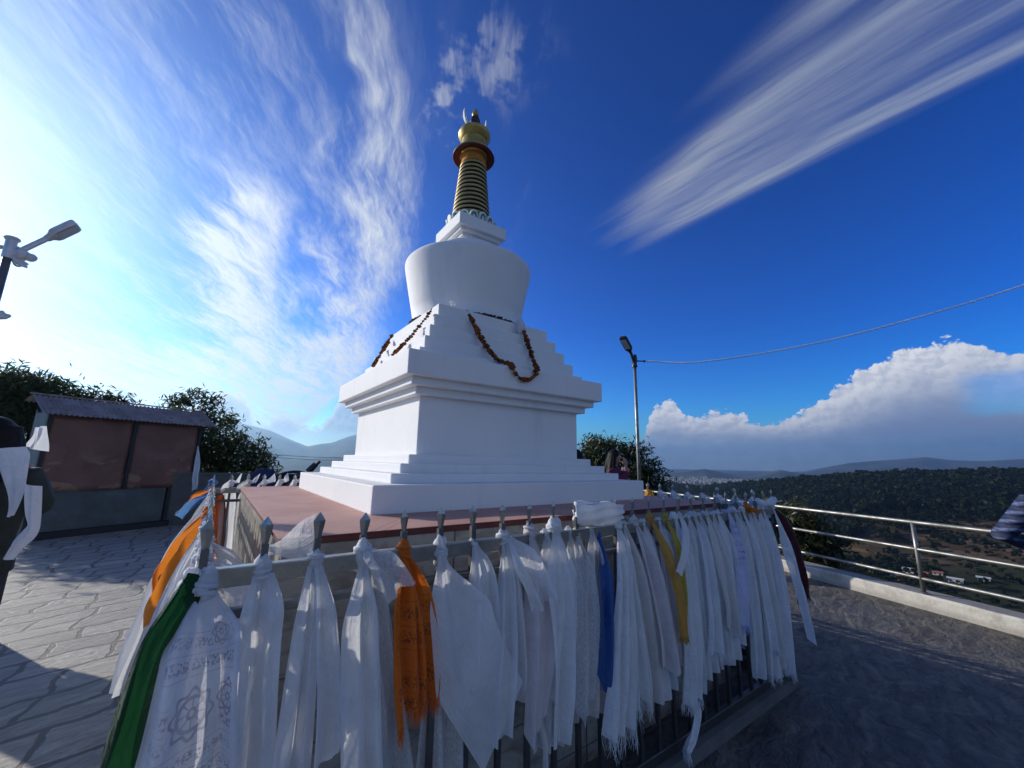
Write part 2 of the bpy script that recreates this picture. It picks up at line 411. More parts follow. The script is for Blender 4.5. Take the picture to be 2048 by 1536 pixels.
M['khata_c'] = fabric('cream_khata', (.82, .79, .76), .34, .12)
M['khata_p'] = fabric('pinkish_white_khata', (.81, .75, .75), .34, .1)
M['sheer'] = fabric('sheer_white_khata', (.83, .84, .85), .42, .4)
M['silk'] = fabric('white_satin_khata', (.82, .83, .84), .22, .02, 1.0)
M['orange'] = fabric('orange_prayer_scarf', (.80, .20, .02), .35, .02, prt=dict(rows=13, cols=40, v0=.12, v1=.55, umax=.05, ink=.75), pcol=(.12, .05, .02))
M['orange_plain'] = fabric('plain_orange_scarf', (.82, .26, .03), .4, .02)
M['gold_cloth'] = fabric('ochre_scarf', (.62, .33, .07), .3, .02)
M['yellow'] = fabric('yellow_scarf', (.55, .42, .06), .3, .02, prt=dict(rows=9, cols=30, v0=.1, v1=.5, umax=.05, ink=.6), pcol=(.15, .15, .03))
M['green'] = fabric('green_scarf', (.008, .055, .018), .35, .0)
M['blue'] = fabric('blue_scarf', (.02, .10, .34), .25, .0, 1.0)
M['light_blue'] = fabric('light_blue_scarf', (.12, .28, .58), .3, .0)
M['red'] = fabric('red_scarf', (.26, .05, .02), .3, .0)
M['maroon_cloth'] = fabric('maroon_scarf_with_green_edge', (.07, .010, .014), .2, .0, border=(.02, (.03, .12, .03)))
M['printed'] = fabric('printed_white_prayer_scarf', (.76, .77, .82), .3, .04,
    prt=dict(rows=21, cols=26, v0=.06, v1=1.2, umax=.118, ink=.62, wheel=[(-.005, .27, .046), (.098, .255, .036), (-.03, .62, .050), (.06, .10, .03)]), pcol=(.20, .14, .24))
M['printed_blue'] = fabric('blue_printed_prayer_scarf', (.66, .68, .86), .3, .04,
    prt=dict(rows=26, cols=30, v0=.06, v1=.34, umax=.06, ink=.85), pcol=(.12, .12, .34))
M['leaf_dark'] = leafmat('dark_mango_leaves', (.018, .030, .010), (.060, .075, .022), .2, 1.6)
M['leaf_mid'] = leafmat('hazy_green_leaves', (.034, .052, .024), (.085, .11, .045), .45, 1.4)
M['leaf_forest'] = leafmat('forest_leaves', (.010, .018, .008), (.024, .034, .012), .45, .03)
M['leaf_olive'] = leafmat('olive_bush_leaves', (.02, .028, .008), (.10, .10, .03), .25, 2.2)
M['bark'] = simple('tree_bark', (.07, .05, .035), .9, 0, .3, 6, .6, 20)
M['skin'] = simple('skin', (.46, .25, .17), .5, 0, .08, 12)
M['hair'] = simple('black_hair', (.008, .007, .007), .6, 0, .3, 30, .6, 45, .15)
M['shoe'] = simple('dark_shoe', (.02, .018, .016), .5)
M['denim'] = simple('dark_trousers', (.02, .022, .03), .8, 0, .25, 10)
M['coat_dark'] = simple('dark_green_coat', (.016, .024, .022), .8, 0, .3, 14, .5, 40)
M['coat_black'] = simple('black_coat', (.012, .013, .015), .8, 0, .3, 14, .4, 40)
M['top_maroon'] = simple('maroon_top', (.12, .015, .04), .7, 0, .2, 14)
M['cuff'] = simple('floral_pink_cuff', (.5, .25, .25), .8, 0, .5, 60)
def blue_stripe():
    mt, k, out = newmat('blue_striped_jacket'); ob = k.n('ShaderNodeTexCoord').outputs['Object']
    x, y, z = k.sep(k.vm('ADD', ob, k.vm('SCALE', k.noise(ob, 6, 2, col=True), scale=.05)))
    s_ = k.m('MULTIPLY', k.ss(k.m('SINE', k.m('MULTIPLY', z, 95)), -.1, .8), k.ss(k.noise(k.mapv(ob, (8, 8, 30)), 3, 4, .6), .35, .6))
    c = k.mix(s_, (.012, .02, .06), (.10, .14, .27)); pbr(k, out, c, .7, 0, k.bump(k.m('ADD', k.m('SINE', k.m('MULTIPLY', z, 95)), k.noise(ob, 30, 3)), .5, .012)); return mt
M['blue_stripe'] = blue_stripe()
def tarp():
    mt, k, out = newmat('faded_maroon_tarpaulin'); g = k.n('ShaderNodeNewGeometry').outputs['Position']
    n1 = k.noise(g, 1.3, 5, .65, .8)
    c = k.mix(k.ss(n1, .35, .65), (.165, .075, .058), (.23, .108, .082))
    st = k.noise(k.mapv(g, (1, 1, 1.8)), 1.7, 4, .55, 1.0)
    z = k.sep(g)[2]
    edge = k.m('MULTIPLY', k.ss(st, .52, .56), k.ss(z, .38, .0))
    c = k.mix(k.m('MULTIPLY', edge, .7), c, (.36, .23, .14))
    c = k.mix(k.ss(k.vor(g, 5), .03, .05, .5, 0), c, (.3, .24, .2))
    pbr(k, out, c, .6, 0, k.bump(k.noise(g, 2.2, 5, .6), .6, .06)); return mt
M['tarp'] = tarp()
def roofmat():
    mt, k, out = newmat('corrugated_roof_sheet'); g = k.n('ShaderNodeNewGeometry').outputs['Position']
    c = k.mix(k.ss(k.noise(g, 2.5, 5, .65), .4, .65), (.24, .20, .20), (.33, .29, .29))
    c = k.mix(k.ss(k.noise(k.mapv(g, (5, 5, 1.2)), 2.0, 5, .65), .54, .66, 0, .8), c, (.15, .075, .045)); pbr(k, out, c, .65, .1); return mt
M['roof'] = roofmat()
M['shutter'] = simple('grey_green_panel', (.10, .115, .115), .6, 0, .3, 3)
M['frame'] = simple('dark_frame_paint', (.025, .028, .03), .6)
M['wallgrey'] = simple('grey_parapet', (.12, .12, .12), .85, 0, .3, 3, .4, 30)
M['bluebag'] = simple('blue_tarp', (.012, .022, .07), .7, 0, .3, 6)
M['hwall'] = simple('house_wall', (.5, .45, .38), .8, 0, .2, .5)
M['hwall_b'] = simple('house_brick_wall', (.34, .13, .08), .8, 0, .2, .5)
M['hroof'] = simple('house_tin_roof', (.45, .46, .48), .5, .2, .2, .4)
M['hroof_r'] = simple('house_red_roof', (.32, .10, .07), .6, .1, .2, .4)
M['hwin'] = simple('house_window', (.03, .03, .04), .3)
M['town'] = simple('town_walls', (.24, .23, .22), .8, 0, .5, .02)
def ground_far():
    mt, k, out = newmat('hill_ground'); g = k.n('ShaderNodeNewGeometry').outputs['Position']
    n1 = k.noise(g, .012, 6, .65, .6); n2 = k.noise(g, .09, 5, .65)
    x, y, z = k.sep(g)
    wob = k.m('MULTIPLY', k.m('SUBTRACT', k.noise(g, .02, 4), .5), 8)
    ter = k.ss(k.m('SINE', k.m('MULTIPLY', k.m('ADD', z, wob), 1.15)), .1, .7)
    c = k.mix(k.ss(n1, .4, .6), (.022, .026, .012), (.056, .036, .02))
    c = k.mix(k.m('MULTIPLY', ter, k.ss(n1, .42, .6)), c, (.10, .066, .04))
    c = k.mix(k.ss(n2, .5, .62, 0, .8), c, (.02, .026, .011))
    dist = k.vm('LENGTH', g)
    far = k.ss(dist, 1000, 2500)
    cf = k.mix(k.ss(k.noise(g, .0022, 7, .65), .4, .62), (.026, .036, .020), (.085, .085, .055))
    c = k.mix(far, c, cf)
    pbr(k, out, c, .9, 0, None, .1); return mt
M['hill'] = ground_far()
# ------------------------------------------------------------------ world, sky and sun
def world():
    w = bpy.data.worlds.new("World"); sc.world = w; w.use_nodes = True; w.node_tree.nodes.clear()
    k = NT(w.node_tree)
    out = k.n('ShaderNodeOutputWorld'); bg = k.n('ShaderNodeBackground'); k.t.links.new(bg.outputs[0], out.inputs[0])
    bg.inputs['Strength'].default_value = SKY_STR
    sky = k.n('ShaderNodeTexSky', sky_type='NISHITA'); sky.sun_disc = False
    sky.sun_elevation = SUN_EL; sky.sun_rotation = SUN_AZ; sky.altitude = 1400; sky.air_density = 1.0; sky.dust_density = .7; sky.ozone_density = 2.2
    D = k.vm('NORMALIZE', k.n('ShaderNodeTexCoord').outputs['Generated'])
    x, y, z = k.sep(D)
    # deepen the blue as the phone camera does
    hs = k.n('ShaderNodeHueSaturation'); hs.inputs['Saturation'].default_value = SKY_SAT; hs.inputs['Value'].default_value = 1.0
    k.put(hs.inputs['Color'], sky.outputs[0])
    gm = k.n('ShaderNodeGamma'); k.put(gm.inputs['Color'], k.vm('SCALE', hs.outputs[0], scale=SKY_STR)); gm.inputs['Gamma'].default_value = SKY_GAMMA
    sdot = k.vm('DOT_PRODUCT', D, tuple(SUN_DIR))
    base = k.vm('MULTIPLY', k.vm('SCALE', gm.outputs[0], scale=SKY_GAIN/SKY_STR), k.mix(k.ss(sdot, .35, .95), SKY_TINT, (.86, .90, .92)))
    # ---- cirrus, laid out on a flat high cloud deck
    zz = k.m('ADD', k.m('MAXIMUM', z, .02), .1)
    qx = k.m('DIVIDE', x, zz); qy = k.m('DIVIDE', y, zz); Q = k.xyz(qx, qy, 0)
    wc = k.noise(Q, 1.7, 3, .6, dims='2D', col=True); wx, wy, _ = k.sep(k.vm('SUBTRACT', wc, (.5, .5, .5)))
    qxw = k.m('ADD', qx, k.m('MULTIPLY', wx, .16)); 
    # right-hand plume
    xr2 = k.m('ADD', qx, k.m('MULTIPLY', wx, .03))
    fib = k.noise(k.xyz(k.m('MULTIPLY', k.m('ADD', xr2, k.m('MULTIPLY', wy, .05)), 15), k.m('MULTIPLY', qy, 1.0), 0), 1.0, 5, .62, dims='2D')
    fine = k.noise(k.xyz(k.m('MULTIPLY', k.m('ADD', k.m('ADD', qx, k.m('MULTIPLY', wx, .05)), k.m('MULTIPLY', qy, .06)), 60), k.m('MULTIPLY', qy, 3.6), 0), 1.0, 4, .65, dims='2D')
    xl = k.m('ADD', .73, k.m('MULTIPLY', qy, .30))
    eL = k.ss(k.m('SUBTRACT', xr2, xl), -.05, .12); eR = k.ss(k.m('SUBTRACT', 1.275, qx), -.005, .05)
    eR = k.m('MULTIPLY', eR, k.ss(k.m('ADD', k.m('MULTIPLY', k.m('SUBTRACT', 1.30, qx), 1.6), k.m('SUBTRACT', .86, qy)), -.02, .12))
    eT = k.ss(k.m('ADD', qy, k.m('ADD', k.m('MULTIPLY', wy, .30), k.m('MULTIPLY', k.m('SUBTRACT', fib, .5), .5))), .98, .56); eB = k.ss(qy, -.6, -.1)
    strk = k.ss(k.m('ADD', k.m('MULTIPLY', fib, .62), k.m('MULTIPLY', fine, .38)), .30, .72)
    edge = k.m('ADD', k.ss(k.m('ABSOLUTE', k.m('SUBTRACT', xr2, 1.225)), .07, .0, 0, .45), k.ss(k.m('ABSOLUTE', k.m('SUBTRACT', k.m('SUBTRACT', xr2, xl), .10)), .09, .0, 0, .3))
    aR = k.m('MULTIPLY', k.m('MULTIPLY', eL, eR), k.m('MULTIPLY', eT, eB))
    wide = k.noise(k.xyz(k.m('MULTIPLY', k.m('ADD', xr2, k.m('MULTIPLY', qy, .05)), 6.5), k.m('MULTIPLY', qy, .5), 5.0), 1.0, 2, .5, dims='2D')
    soft = k.m('MULTIPLY', k.ss(wide, .34, .62), k.m('ADD', .30, k.m('MULTIPLY', strk, .45)))
    aR = k.m('MULTIPLY', aR, k.m('ADD', soft, k.m('MULTIPLY', edge, k.m('ADD', .25, k.m('MULTIPLY', strk, .55)))))
    # feathered plumes on the left
    rot = k.mapv(Q, (1, 1, 1), (0, 0, R(24)))
    rx, ry, _ = k.sep(rot)
    f1 = k.noise(k.xyz(k.m('ADD', k.m('MULTIPLY', rx, 9), k.m('MULTIPLY', wx, 2.5)), k.m('MULTIPLY', ry, 2.0), 0), 1.0, 5, .62, dims='2D')
    f2 = k.noise(k.xyz(k.m('ADD', k.m('MULTIPLY', rx, 34), k.m('MULTIPLY', wy, 6)), k.m('MULTIPLY', ry, 6), 0), 1.0, 4, .65, dims='2D')
    f3 = k.noise(k.xyz(k.m('ADD', k.m('MULTIPLY', rx, 80), k.m('MULTIPLY', wx, 9)), k.m('MULTIPLY', ry, 14), 0), 1.0, 3, .6, dims='2D')
    fl = k.m('ADD', k.m('MULTIPLY', f1, .56), k.m('ADD', k.m('MULTIPLY', f2, .30), k.m('MULTIPLY', f3, .14)))
    def feather(cpts, wpts, sharp, gain):
        t = k.lin(qy, 0, 5)
        cx = k.m('SUBTRACT', k.m('MULTIPLY', k.curve(t, [(a/5, (b+1)/2) for a, b in cpts]), 2.0), 1.0)
        hw = k.curve(t, [(a/5, b) for a, b in wpts])
        d = k.m('DIVIDE', k.m('SUBTRACT', k.m('ADD', qx, k.m('ADD', k.m('MULTIPLY', wx, .10), k.m('MULTIPLY', k.m('SUBTRACT', f1, .5), .25))), cx), hw)
        e = k.m('MULTIPLY', k.ss(d, 1.25, 1.1-sharp*2.0), k.ss(d, -2.1, .3))
        return k.m('MULTIPLY', e, gain)
    fA = feather([(0, .42), (.55, .45), (.7, .50), (.82, .58), (1.03, .64), (1.55, .76), (2.05, .80), (2.73, .93), (3.64, .90), (5, .9)][:0] or [(0, -.1), (.5, .05), (.7, .10), (.82, .18), (1.03, .26), (1.55, .39), (2.05, .44), (2.73, .56), (3.64, .52), (5, .5)],
                 [(0, .09), (.5, .10), (.8, .12), (1.03, .15), (1.55, .22), (2.05, .29), (2.73, .38), (3.64, .45), (5, .5)], .45, k.ss(qy, .2, 1.6, .72, 1.0))
    fB = feather([(0, .05), (1.2, .05), (1.5, .03), (1.71, .0), (2.28, .04), (3.0, .2), (3.88, .36), (5, .4)],
                 [(0, .06), (1.1, .07), (1.3, .09), (1.71, .14), (2.28, .2), (3.0, .3), (3.88, .45), (5, .6)],   .45, k.m('MULTIPLY', k.ss(qy, 1.12, 1.6), .95))
    fE = k.m('MULTIPLY', k.m('MULTIPLY', k.ss(qx, .2, .32), k.ss(qx, .56, .4)), k.m('MULTIPLY', k.ss(qy, .45, .6), k.ss(qy, 1.05, .8)))
    fE = k.m('MULTIPLY', fE, k.ss(k.noise(Q, 6.5, 4, .6, dims='2D'), .42, .62, 0, .75))
    veil = k.m('MULTIPLY', k.ss(qx, .45, -.15), k.m('MULTIPLY', k.ss(qy, .8, 1.7), .42))
    fS = k.m('MULTIPLY', k.ss(k.m('ABSOLUTE', k.m('SUBTRACT', k.m('SUBTRACT', qx, .25), k.m('MULTIPLY', qy, .5))), .09, .0), k.m('MULTIPLY', k.ss(qy, .8, .95), k.ss(qy, 1.5, 1.15)))
    low = k.m('MULTIPLY', k.ss(qy, 2.3, 3.6), k.m('MULTIPLY', k.ss(qx, 1.05, .6), 1.0))
    env = k.m('ADD', k.m('MAXIMUM', k.m('MAXIMUM', fA, fB), k.m('MAXIMUM', fE, k.m('MULTIPLY', fS, .35))), k.m('MAXIMUM', veil, low))
    aL = k.m('MULTIPLY', k.ss(k.m('ADD', fl, k.m('MULTIPLY', k.m('MINIMUM', env, 1.2), .30)), .50, 1.08), k.m('MINIMUM', env, 1.0))
    thin = k.m('MULTIPLY', k.m('MULTIPLY', k.ss(qx, .5, -.1), k.ss(qy, .45, .9)), k.ss(fl, .38, .72, 0, .30))
    aL = k.m('MAXIMUM', aL, thin)
    aC = k.m('MINIMUM', k.m('MAXIMUM', k.m('MULTIPLY', aR, 1.0), k.m('MULTIPLY', aL, 1.1)), .95)
    # thin cirrus lights up towards the sun
    bright = k.m('ADD', CL_BASE, k.m('MULTIPLY', k.ss(sdot, .25, 1.0), CL_SUN))
    ccol = k.vm('SCALE', k.mix(k.ss(sdot, -.2, .7), (.62, .74, 1.0), (.93, .97, 1.0)), scale=k.m('DIVIDE', bright, SKY_STR))
    col = k.mix(aC, base, ccol)
    sp_ = k.m('MAXIMUM', sdot, 0.0)
    glow = k.m('ADD', k.m('MULTIPLY', k.m('POWER', sp_, 32.0), .80), k.m('MULTIPLY', k.m('POWER', sp_, 9.0), .14))
    col = k.mix(k.m('MINIMUM', glow, .95), col, k.vm('SCALE', k.xyz(.84, .95, 1.0), scale=.92/SKY_STR))
    # unseen broken cloud added behind the camera to fill the shaded faces
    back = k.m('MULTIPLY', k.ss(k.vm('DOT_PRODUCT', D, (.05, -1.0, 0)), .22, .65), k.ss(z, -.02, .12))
    bfill = k.m('MULTIPLY', back, k.ss(k.noise(D, 3.2, 5, .6), .34, .62))
    col = k.mix(bfill, col, k.vm('SCALE', k.xyz(.82, .96, 1.08), scale=BACK_FILL/SKY_STR))
    # ---- cumulus banks low over the horizon, in azimuth / elevation degrees
    az = k.m('MULTIPLY', k.m('ARCTAN2', x, y), 57.2958); el = k.m('MULTIPLY', k.m('ARCSINE', z), 57.2958)
    AE = k.xyz(k.m('MULTIPLY', az, .8), el, 0)
    bn = k.noise(AE, .8, 6, .6, dims='2D')
    def puffs(P_):
        wp_ = k.vm('ADD', P_, k.vm('SCALE', k.noise(P_, .9, 3, dims='2D', col=True), scale=.9))
        c1 = k.vor(wp_, .55, 'F1', '2D'); c2 = k.vor(wp_, 1.35, 'F1', '2D'); c3 = k.vor(wp_, 3.2, 'F1', '2D')
        return k.m('ADD', k.m('MULTIPLY', k.m('SUBTRACT', .5, c1), 1.5), k.m('ADD', k.m('MULTIPLY', k.m('SUBTRACT', .45, c2), .85), k.m('MULTIPLY', k.m('SUBTRACT', .4, c3), .45)))
    puff = puffs(AE); puffo = puffs(k.vm('ADD', AE, (-.30, .34, 0)))
    plit = k.ss(k.m('SUBTRACT', puff, puffo), -.75, .55)
    def bank(pts, lo, hi, soft=.5, amp=1.0):
        t = k.lin(az, lo, hi)
        top = k.m('MULTIPLY', k.curve(t, [((a-lo)/(hi-lo), (b+2)/16) for a, b in pts]), 16.0)
        return k.m('SUBTRACT', k.m('ADD', k.m('SUBTRACT', top, 2.0), k.m('MULTIPLY', puff, amp)), el)
    hR = bank([(45, -1), (53, 1.5), (54.6, 6.2), (56, 7.7), (57.8, 8.3), (59.2, 6.3), (61, 6.2), (63.3, 6.8), (65, 6.7), (66.6, 5.6), (69.6, 5.6), (73.6, 7.4), (75.6, 9.2), (78.7, 10.8), (81.9, 12.1), (84.4, 12.3), (86.5, 11.5), (88.5, 10.6), (94, 8), (105, 2), (120, -2)], 45, 120, .5, .8)
    base_el = k.m('ADD', 3.4, k.m('MULTIPLY', k.m('SUBTRACT', bn, .5), 2.0))
    mR = k.m('MULTIPLY', k.ss(hR, 0, .35), k.ss(el, k.m('SUBTRACT', base_el, 1.2), k.m('ADD', base_el, .9)))
    hole = k.m('MULTIPLY', k.ss(az, 83.5, 86), k.m('MULTIPLY', k.ss(el, 9.6, 8.2), k.ss(el, 4.6, 5.6)))
    mR = k.m('MULTIPLY', mR, k.m('SUBTRACT', 1.0, k.m('MULTIPLY', hole, .5)))
    # lit from the upper left, greyer deeper inside and below
    lit = k.m('MULTIPLY', k.ss(hR, 8.0, .2), k.lin(plit, 0, 1, .55, 1.0))
    lit = k.m('MULTIPLY', lit, k.ss(el, 2.6, 5.6, .45, 1.0))
    lit = k.m('MULTIPLY', lit, k.ss(az, 89, 81, .78, 1.0))
    cu = k.mix(lit, (.25, .32, .48), (.93, .94, .95))
    veilR = k.m('MULTIPLY', k.ss(k.m('ADD', k.m('ADD', el, k.m('MULTIPLY', k.m('SUBTRACT', bn, .5), -3.4)), k.ss(az, 57, 50, 0, 2.5)), 5.4, 3.2), k.m('MULTIPLY', k.ss(az, 45, 56), .9))
    cv = k.mix(k.ss(el, 0, 4.2), k.mix(k.ss(az, 60, 88), (.38, .47, .62), (.20, .26, .42)), k.mix(k.ss(az, 60, 88), (.44, .50, .62), (.20, .26, .42)))
    cv = k.vm('SCALE', cv, scale=k.lin(bn, .3, .7, .85, 1.18))
    col = k.mix(veilR, col, k.vm('SCALE', cv, scale=1/SKY_STR))
    col = k.mix(mR, col, k.vm('SCALE', cu, scale=CU_GAIN/SKY_STR))
    hL = bank([(-40, 5), (-24, 6), (-15, 6.6), (-13.6, 6.8), (-11.8, 5.4), (-9.6, 7.5), (-7.5, 6.2), (-5.7, 4.2), (-2.4, 6.0), (.7, 7.3), (2.4, 6.2), (3.6, 3.8), (5.1, 4.9), (6.7, 5.2), (9.1, 3.7), (11.3, 5.4), (14.1, 8.0), (17, 7), (24, 2), (40, -2)], -40, 40, .5, .8)
    mL = k.m('MULTIPLY', k.ss(hL, 0, .5), k.ss(el, 1.5, 4.0))
    cl = k.mix(k.m('MULTIPLY', k.ss(hL, .15, 1.5), k.lin(plit, 0, 1, 1.0, .6)), (1.05, 1.05, 1.05), (.33, .46, .66))
    cl = k.mix(k.ss(el, 4.2, 2.2), cl, (.80, .86, .90))
    col = k.mix(k.m('MULTIPLY', mL, .9), col, k.vm('SCALE', cl, scale=CUL_GAIN/SKY_STR))
    k.t.links.new(col, bg.inputs['Color'])
    w.cycles.sampling_method = 'MANUAL'; w.cycles.sample_map_resolution = 512
SKY_STR = .10; SKY_SAT = 1.5; SKY_GAMMA = 1.55; SKY_GAIN = 2.6; SKY_TINT = (.36, .84, .98); BACK_FILL = .42; CL_BASE = .42; CL_SUN = .40; CU_GAIN = .92; CUL_GAIN = .78
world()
ld = bpy.data.lights.new('sun', 'SUN'); ld.energy = 4.6; ld.angle = R(.5); ld.color = (1.0, .93, .82)
lo = bpy.data.objects.new('sun', ld); COL.objects.link(lo)
lo.rotation_euler = SUN_DIR.to_track_quat('Z', 'Y').to_euler(); lo.location = SUN_DIR*50
sc.view_settings.view_transform = 'Standard'; sc.view_settings.look = 'None'; sc.view_settings.exposure = 0.2; sc.view_settings.gamma = 1.0
# ------------------------------------------------------------------ terrain
def lerp_tab(tab, a):
    xs = [p[0] for p in tab]; ys = [p[1] for p in tab]; return np.interp(a, xs, ys)
FOREST = [(40, -2.4), (53.84, -1.9), (55.7, -1.75), (60.4, -2.3), (64.9, -1.75), (69, -1.3), (71.9, -.85), (75.4, -.5), (77, -.3), (81.1, -.1), (84.4, .15), (87.2, .25), (100, .6), (120, .3), (140, -1)]
FAR1 = [(40, -1.5), (50, -1.8), (54.5, -1.65), (57, -1.13), (61.1, -.39), (63, -.75), (64.9, -1.2), (67, -.83), (69.1, -.31), (71, -.66), (75, -.9), (90, -.5), (120, -1), (160, -2)]
FAR2 = [(40, -2), (60, -2.0), (69, -1.17), (71.9, -.24), (75.5, .65), (81.3, 1.26), (82.9, .99), (84.8, .92), (87.3, 1.11), (95, 1.4), (110, .6), (150, -.5)]
LEFTM = [(-60, 1.0), (-30, 1.5), (-12, 1.9), (-4.4, 2.4), (-.15, 3.56), (1.7, 3.98), (4.9, 3.28), (7.1, 2.29), (9.15, 1.44), (10.5, 1.8), (12, 2.05), (14, 2.96), (16, 3.6), (22, 3.0), (30, 1.6), (40, .3), (50, -1.5)]
LEFT2 = [(-60, -1.5), (-10, -1.2), (4.3, -.62), (8.5, -.24), (10.7, .05), (12.5, .28), (14.3, 0), (20, -.5), (40, -1.5), (50, -2)]
def fbm(x, y, oct=5, seed=0):
    out = np.zeros_like(x); a = 1.0; f = 1.0
    r_ = np.random.RandomState(seed)
    for o in range(oct):
        for _ in range(3):
            th = r_.rand()*6.283; ph = r_.rand()*6.283; ff = f*(.7+.6*r_.rand())
            out += a*np.sin(ff*(x*math.cos(th)+y*math.sin(th))*6.283+ph+1.3*np.sin(ff*.6*(x*math.sin(th)-y*math.cos(th))*6.283))/3
        a *= .5; f *= 2.0
    return out
def hz(az, r_):
    """terrain height (world z, metres) at azimuth (deg) and distance from the camera"""
    az = np.asarray(az, float); r_ = np.asarray(r_, float)
    x = np.sin(np.radians(az))*r_; y = np.cos(np.radians(az))*r_
    e0 = CAM.z
    h = -np.clip((r_-5)*.30, 0, 90) + GZ - 1.0
    h = np.where(r_ > 300, -90 - np.clip((r_-300)*.05, 0, 90), h)
    def ridge(tab, R0, front, back, floor, namp, seed, sc_):
        top = e0 + np.tan(np.radians((lerp_tab(tab, az)-(.85 if tab is FOREST else 0))))*R0
        d = r_-R0
        p = np.where(d < 0, 1-np.clip(-d/front, 0, 1)**1.15, 1-np.clip(d/back, 0, 1)**1.5)
        n = fbm(x/sc_, y/sc_, 5, seed)*namp*np.clip(np.abs(d)/front*3, .12, 1)
        return floor + (top-floor)*p + n*np.where(p > 0.01, 1, 0)
    R1 = lerp_tab([(40, 1500), (53, 1300), (60, 1000), (68, 780), (76, 700), (140, 700)], az)
    f1 = ridge(FOREST, R1, R1*.62, 700, -100, 3.0, 3, 160)
    f1 = np.where((az > 38) & (az < 150), f1, -200)
    h = np.maximum(h, f1)
    h = np.maximum(h, np.where(r_ > 1500, ridge(FAR1, 4200.0, 1500, 1500, -190, 22, 5, 900), -400))
    h = np.maximum(h, np.where(r_ > 2500, ridge(FAR2, 6800.0, 2300, 2000, -200, 40, 6, 1500), -400))
    h = np.maximum(h, np.where(r_ > 2500, ridge(LEFTM, 7500.0, 4200, 2000, -200, 60, 7, 1700), -400))
    h = np.maximum(h, np.where(r_ > 1500, ridge(LEFT2, 3600.0, 1600, 1500, -200, 20, 8, 900), -400))
    return h
def build_terrain():
    azs = np.concatenate([np.arange(-180, -40, 2.0), np.arange(-40, 30, .35), np.arange(30, 50, .8), np.arange(50, 100, .22), np.arange(100, 180.1, 2.0)])
    rs = np.concatenate([[7.5, 10, 14, 20, 30, 45, 70, 110, 170, 240], np.arange(290, 820, 7.0), np.geomspace(830, 12000, 90)])
    A, RR = np.meshgrid(azs, rs)
    H = hz(A, RR)
    X = CAM.x+np.sin(np.radians(A))*RR; Y = CAM.y+np.cos(np.radians(A))*RR
    V = np.stack([X, Y, H], -1).reshape(-1, 3); n = len(azs)
    i = np.arange(len(rs)-1)[:, None]*n; j = np.arange(n-1)[None, :]
    Fq = np.stack([i+j, i+j+n, i+j+n+1, i+j+1], -1).reshape(-1, 4)[:, ::-1]
    V = np.vstack([V, [[CAM.x, CAM.y, GZ-1.5]]])           # close the middle under the terrace
    o = np_mesh('terrain', V, Fq, M['hill'], True); tag(o, kind='structure')
    return o
build_terrain()
def forest():
    rs_ = np.random.RandomState(11)
    N = 30000
    az = rs_.uniform(50, 98, N); R1 = lerp_tab([(40, 1500), (53, 1300), (60, 1000), (68, 780), (76, 700), (140, 700)], az)
    t = rs_.rand(N)**.75; r_ = R1*(.50+.55*t)
    el = np.degrees(np.arctan2(hz(az, r_)-CAM.z, r_))
    x = np.sin(np.radians(az))*r_; y = np.cos(np.radians(az))*r_
    patch = fbm(x/120, y/120, 3, 21)
    lim = lerp_tab([(50, -9), (66, -9), (72, -7.5), (75, -6.0), (77, -4.9), (80, -4.3), (90, -4.3), (98, -4.3)], az) + patch*1.2
    wood = el > lim
    keep = np.where(wood, rs_.rand(N) < .95, (rs_.rand(N) < .10+.45*(patch > .25)))
    az, r_, wood = az[keep], r_[keep], wood[keep]; n = len(az)
    print('forest trees', n)
    hgt = np.where(wood, 5.5+5.0*rs_.rand(n)+4.5*np.clip(fbm(az*3.1, r_/60, 3, 9), -.6, 1), rs_.uniform(2.0, 4.0, n)+4*rs_.rand(n)**4)
    bx = CAM.x+np.sin(np.radians(az))*r_; by = CAM.y+np.cos(np.radians(az))*r_; bz = hz(az, r_)
    K = 44
    th = rs_.uniform(0, 6.283, (n, K)); ph = np.arccos(rs_.uniform(-.5, 1, (n, K))); rad = rs_.uniform(.55, 1.0, (n, K))**.6
    cw = (hgt*.34)[:, None]
    cx = bx[:, None]+cw*rad*np.sin(ph)*np.cos(th); cy = by[:, None]+cw*rad*np.sin(ph)*np.sin(th); cz = bz[:, None]+hgt[:, None]*(.56+.40*rad*np.cos(ph))
    sz = (hgt*.115)[:, None]*rs_.uniform(.6, 1.3, (n, K))
    c = np.stack([cx, cy, cz], -1).reshape(-1, 3); s_ = sz.reshape(-1, 1)
    a = rs_.normal(size=c.shape); a /= np.linalg.norm(a, axis=1, keepdims=True)
    b = rs_.normal(size=c.shape); b -= a*np.sum(a*b, 1, keepdims=True); b /= np.linalg.norm(b, axis=1, keepdims=True)
    V = np.stack([c-a*s_-b*s_*.7, c+a*s_-b*s_*.8, c+a*s_*.8+b*s_, c-a*s_*.9+b*s_*.8], 1).reshape(-1, 3)
    F_ = np.arange(len(V)).reshape(-1, 4)
    o = np_mesh('forest', V, F_, M['leaf_forest']); tag(o, 'dark green forest covering the hillside across the valley', 'forest', kind='stuff')
forest()
def town():
    rs_ = np.random.RandomState(5); mb = MB()
    for i in range(420):
        a = rs_.normal(61.2, 3.0); r_ = rs_.uniform(2500, 3600)
        if not 55.5 < a < 67.5: continue
        p = Vector((CAM.x+math.sin(R(a))*r_, CAM.y+math.cos(R(a))*r_, float(hz(a, r_))))
        w_, d_, h_ = rs_.uniform(6, 14), rs_.uniform(6, 12), rs_.uniform(5, 12)
        mb.box(p.x-w_/2, p.x+w_/2, p.y-d_/2, p.y+d_/2, p.z-3, p.z+h_)
    o = mb.build('town', M['town']); tag(o, 'pale town scattered over the far valley floor', 'town', kind='stuff')
town()
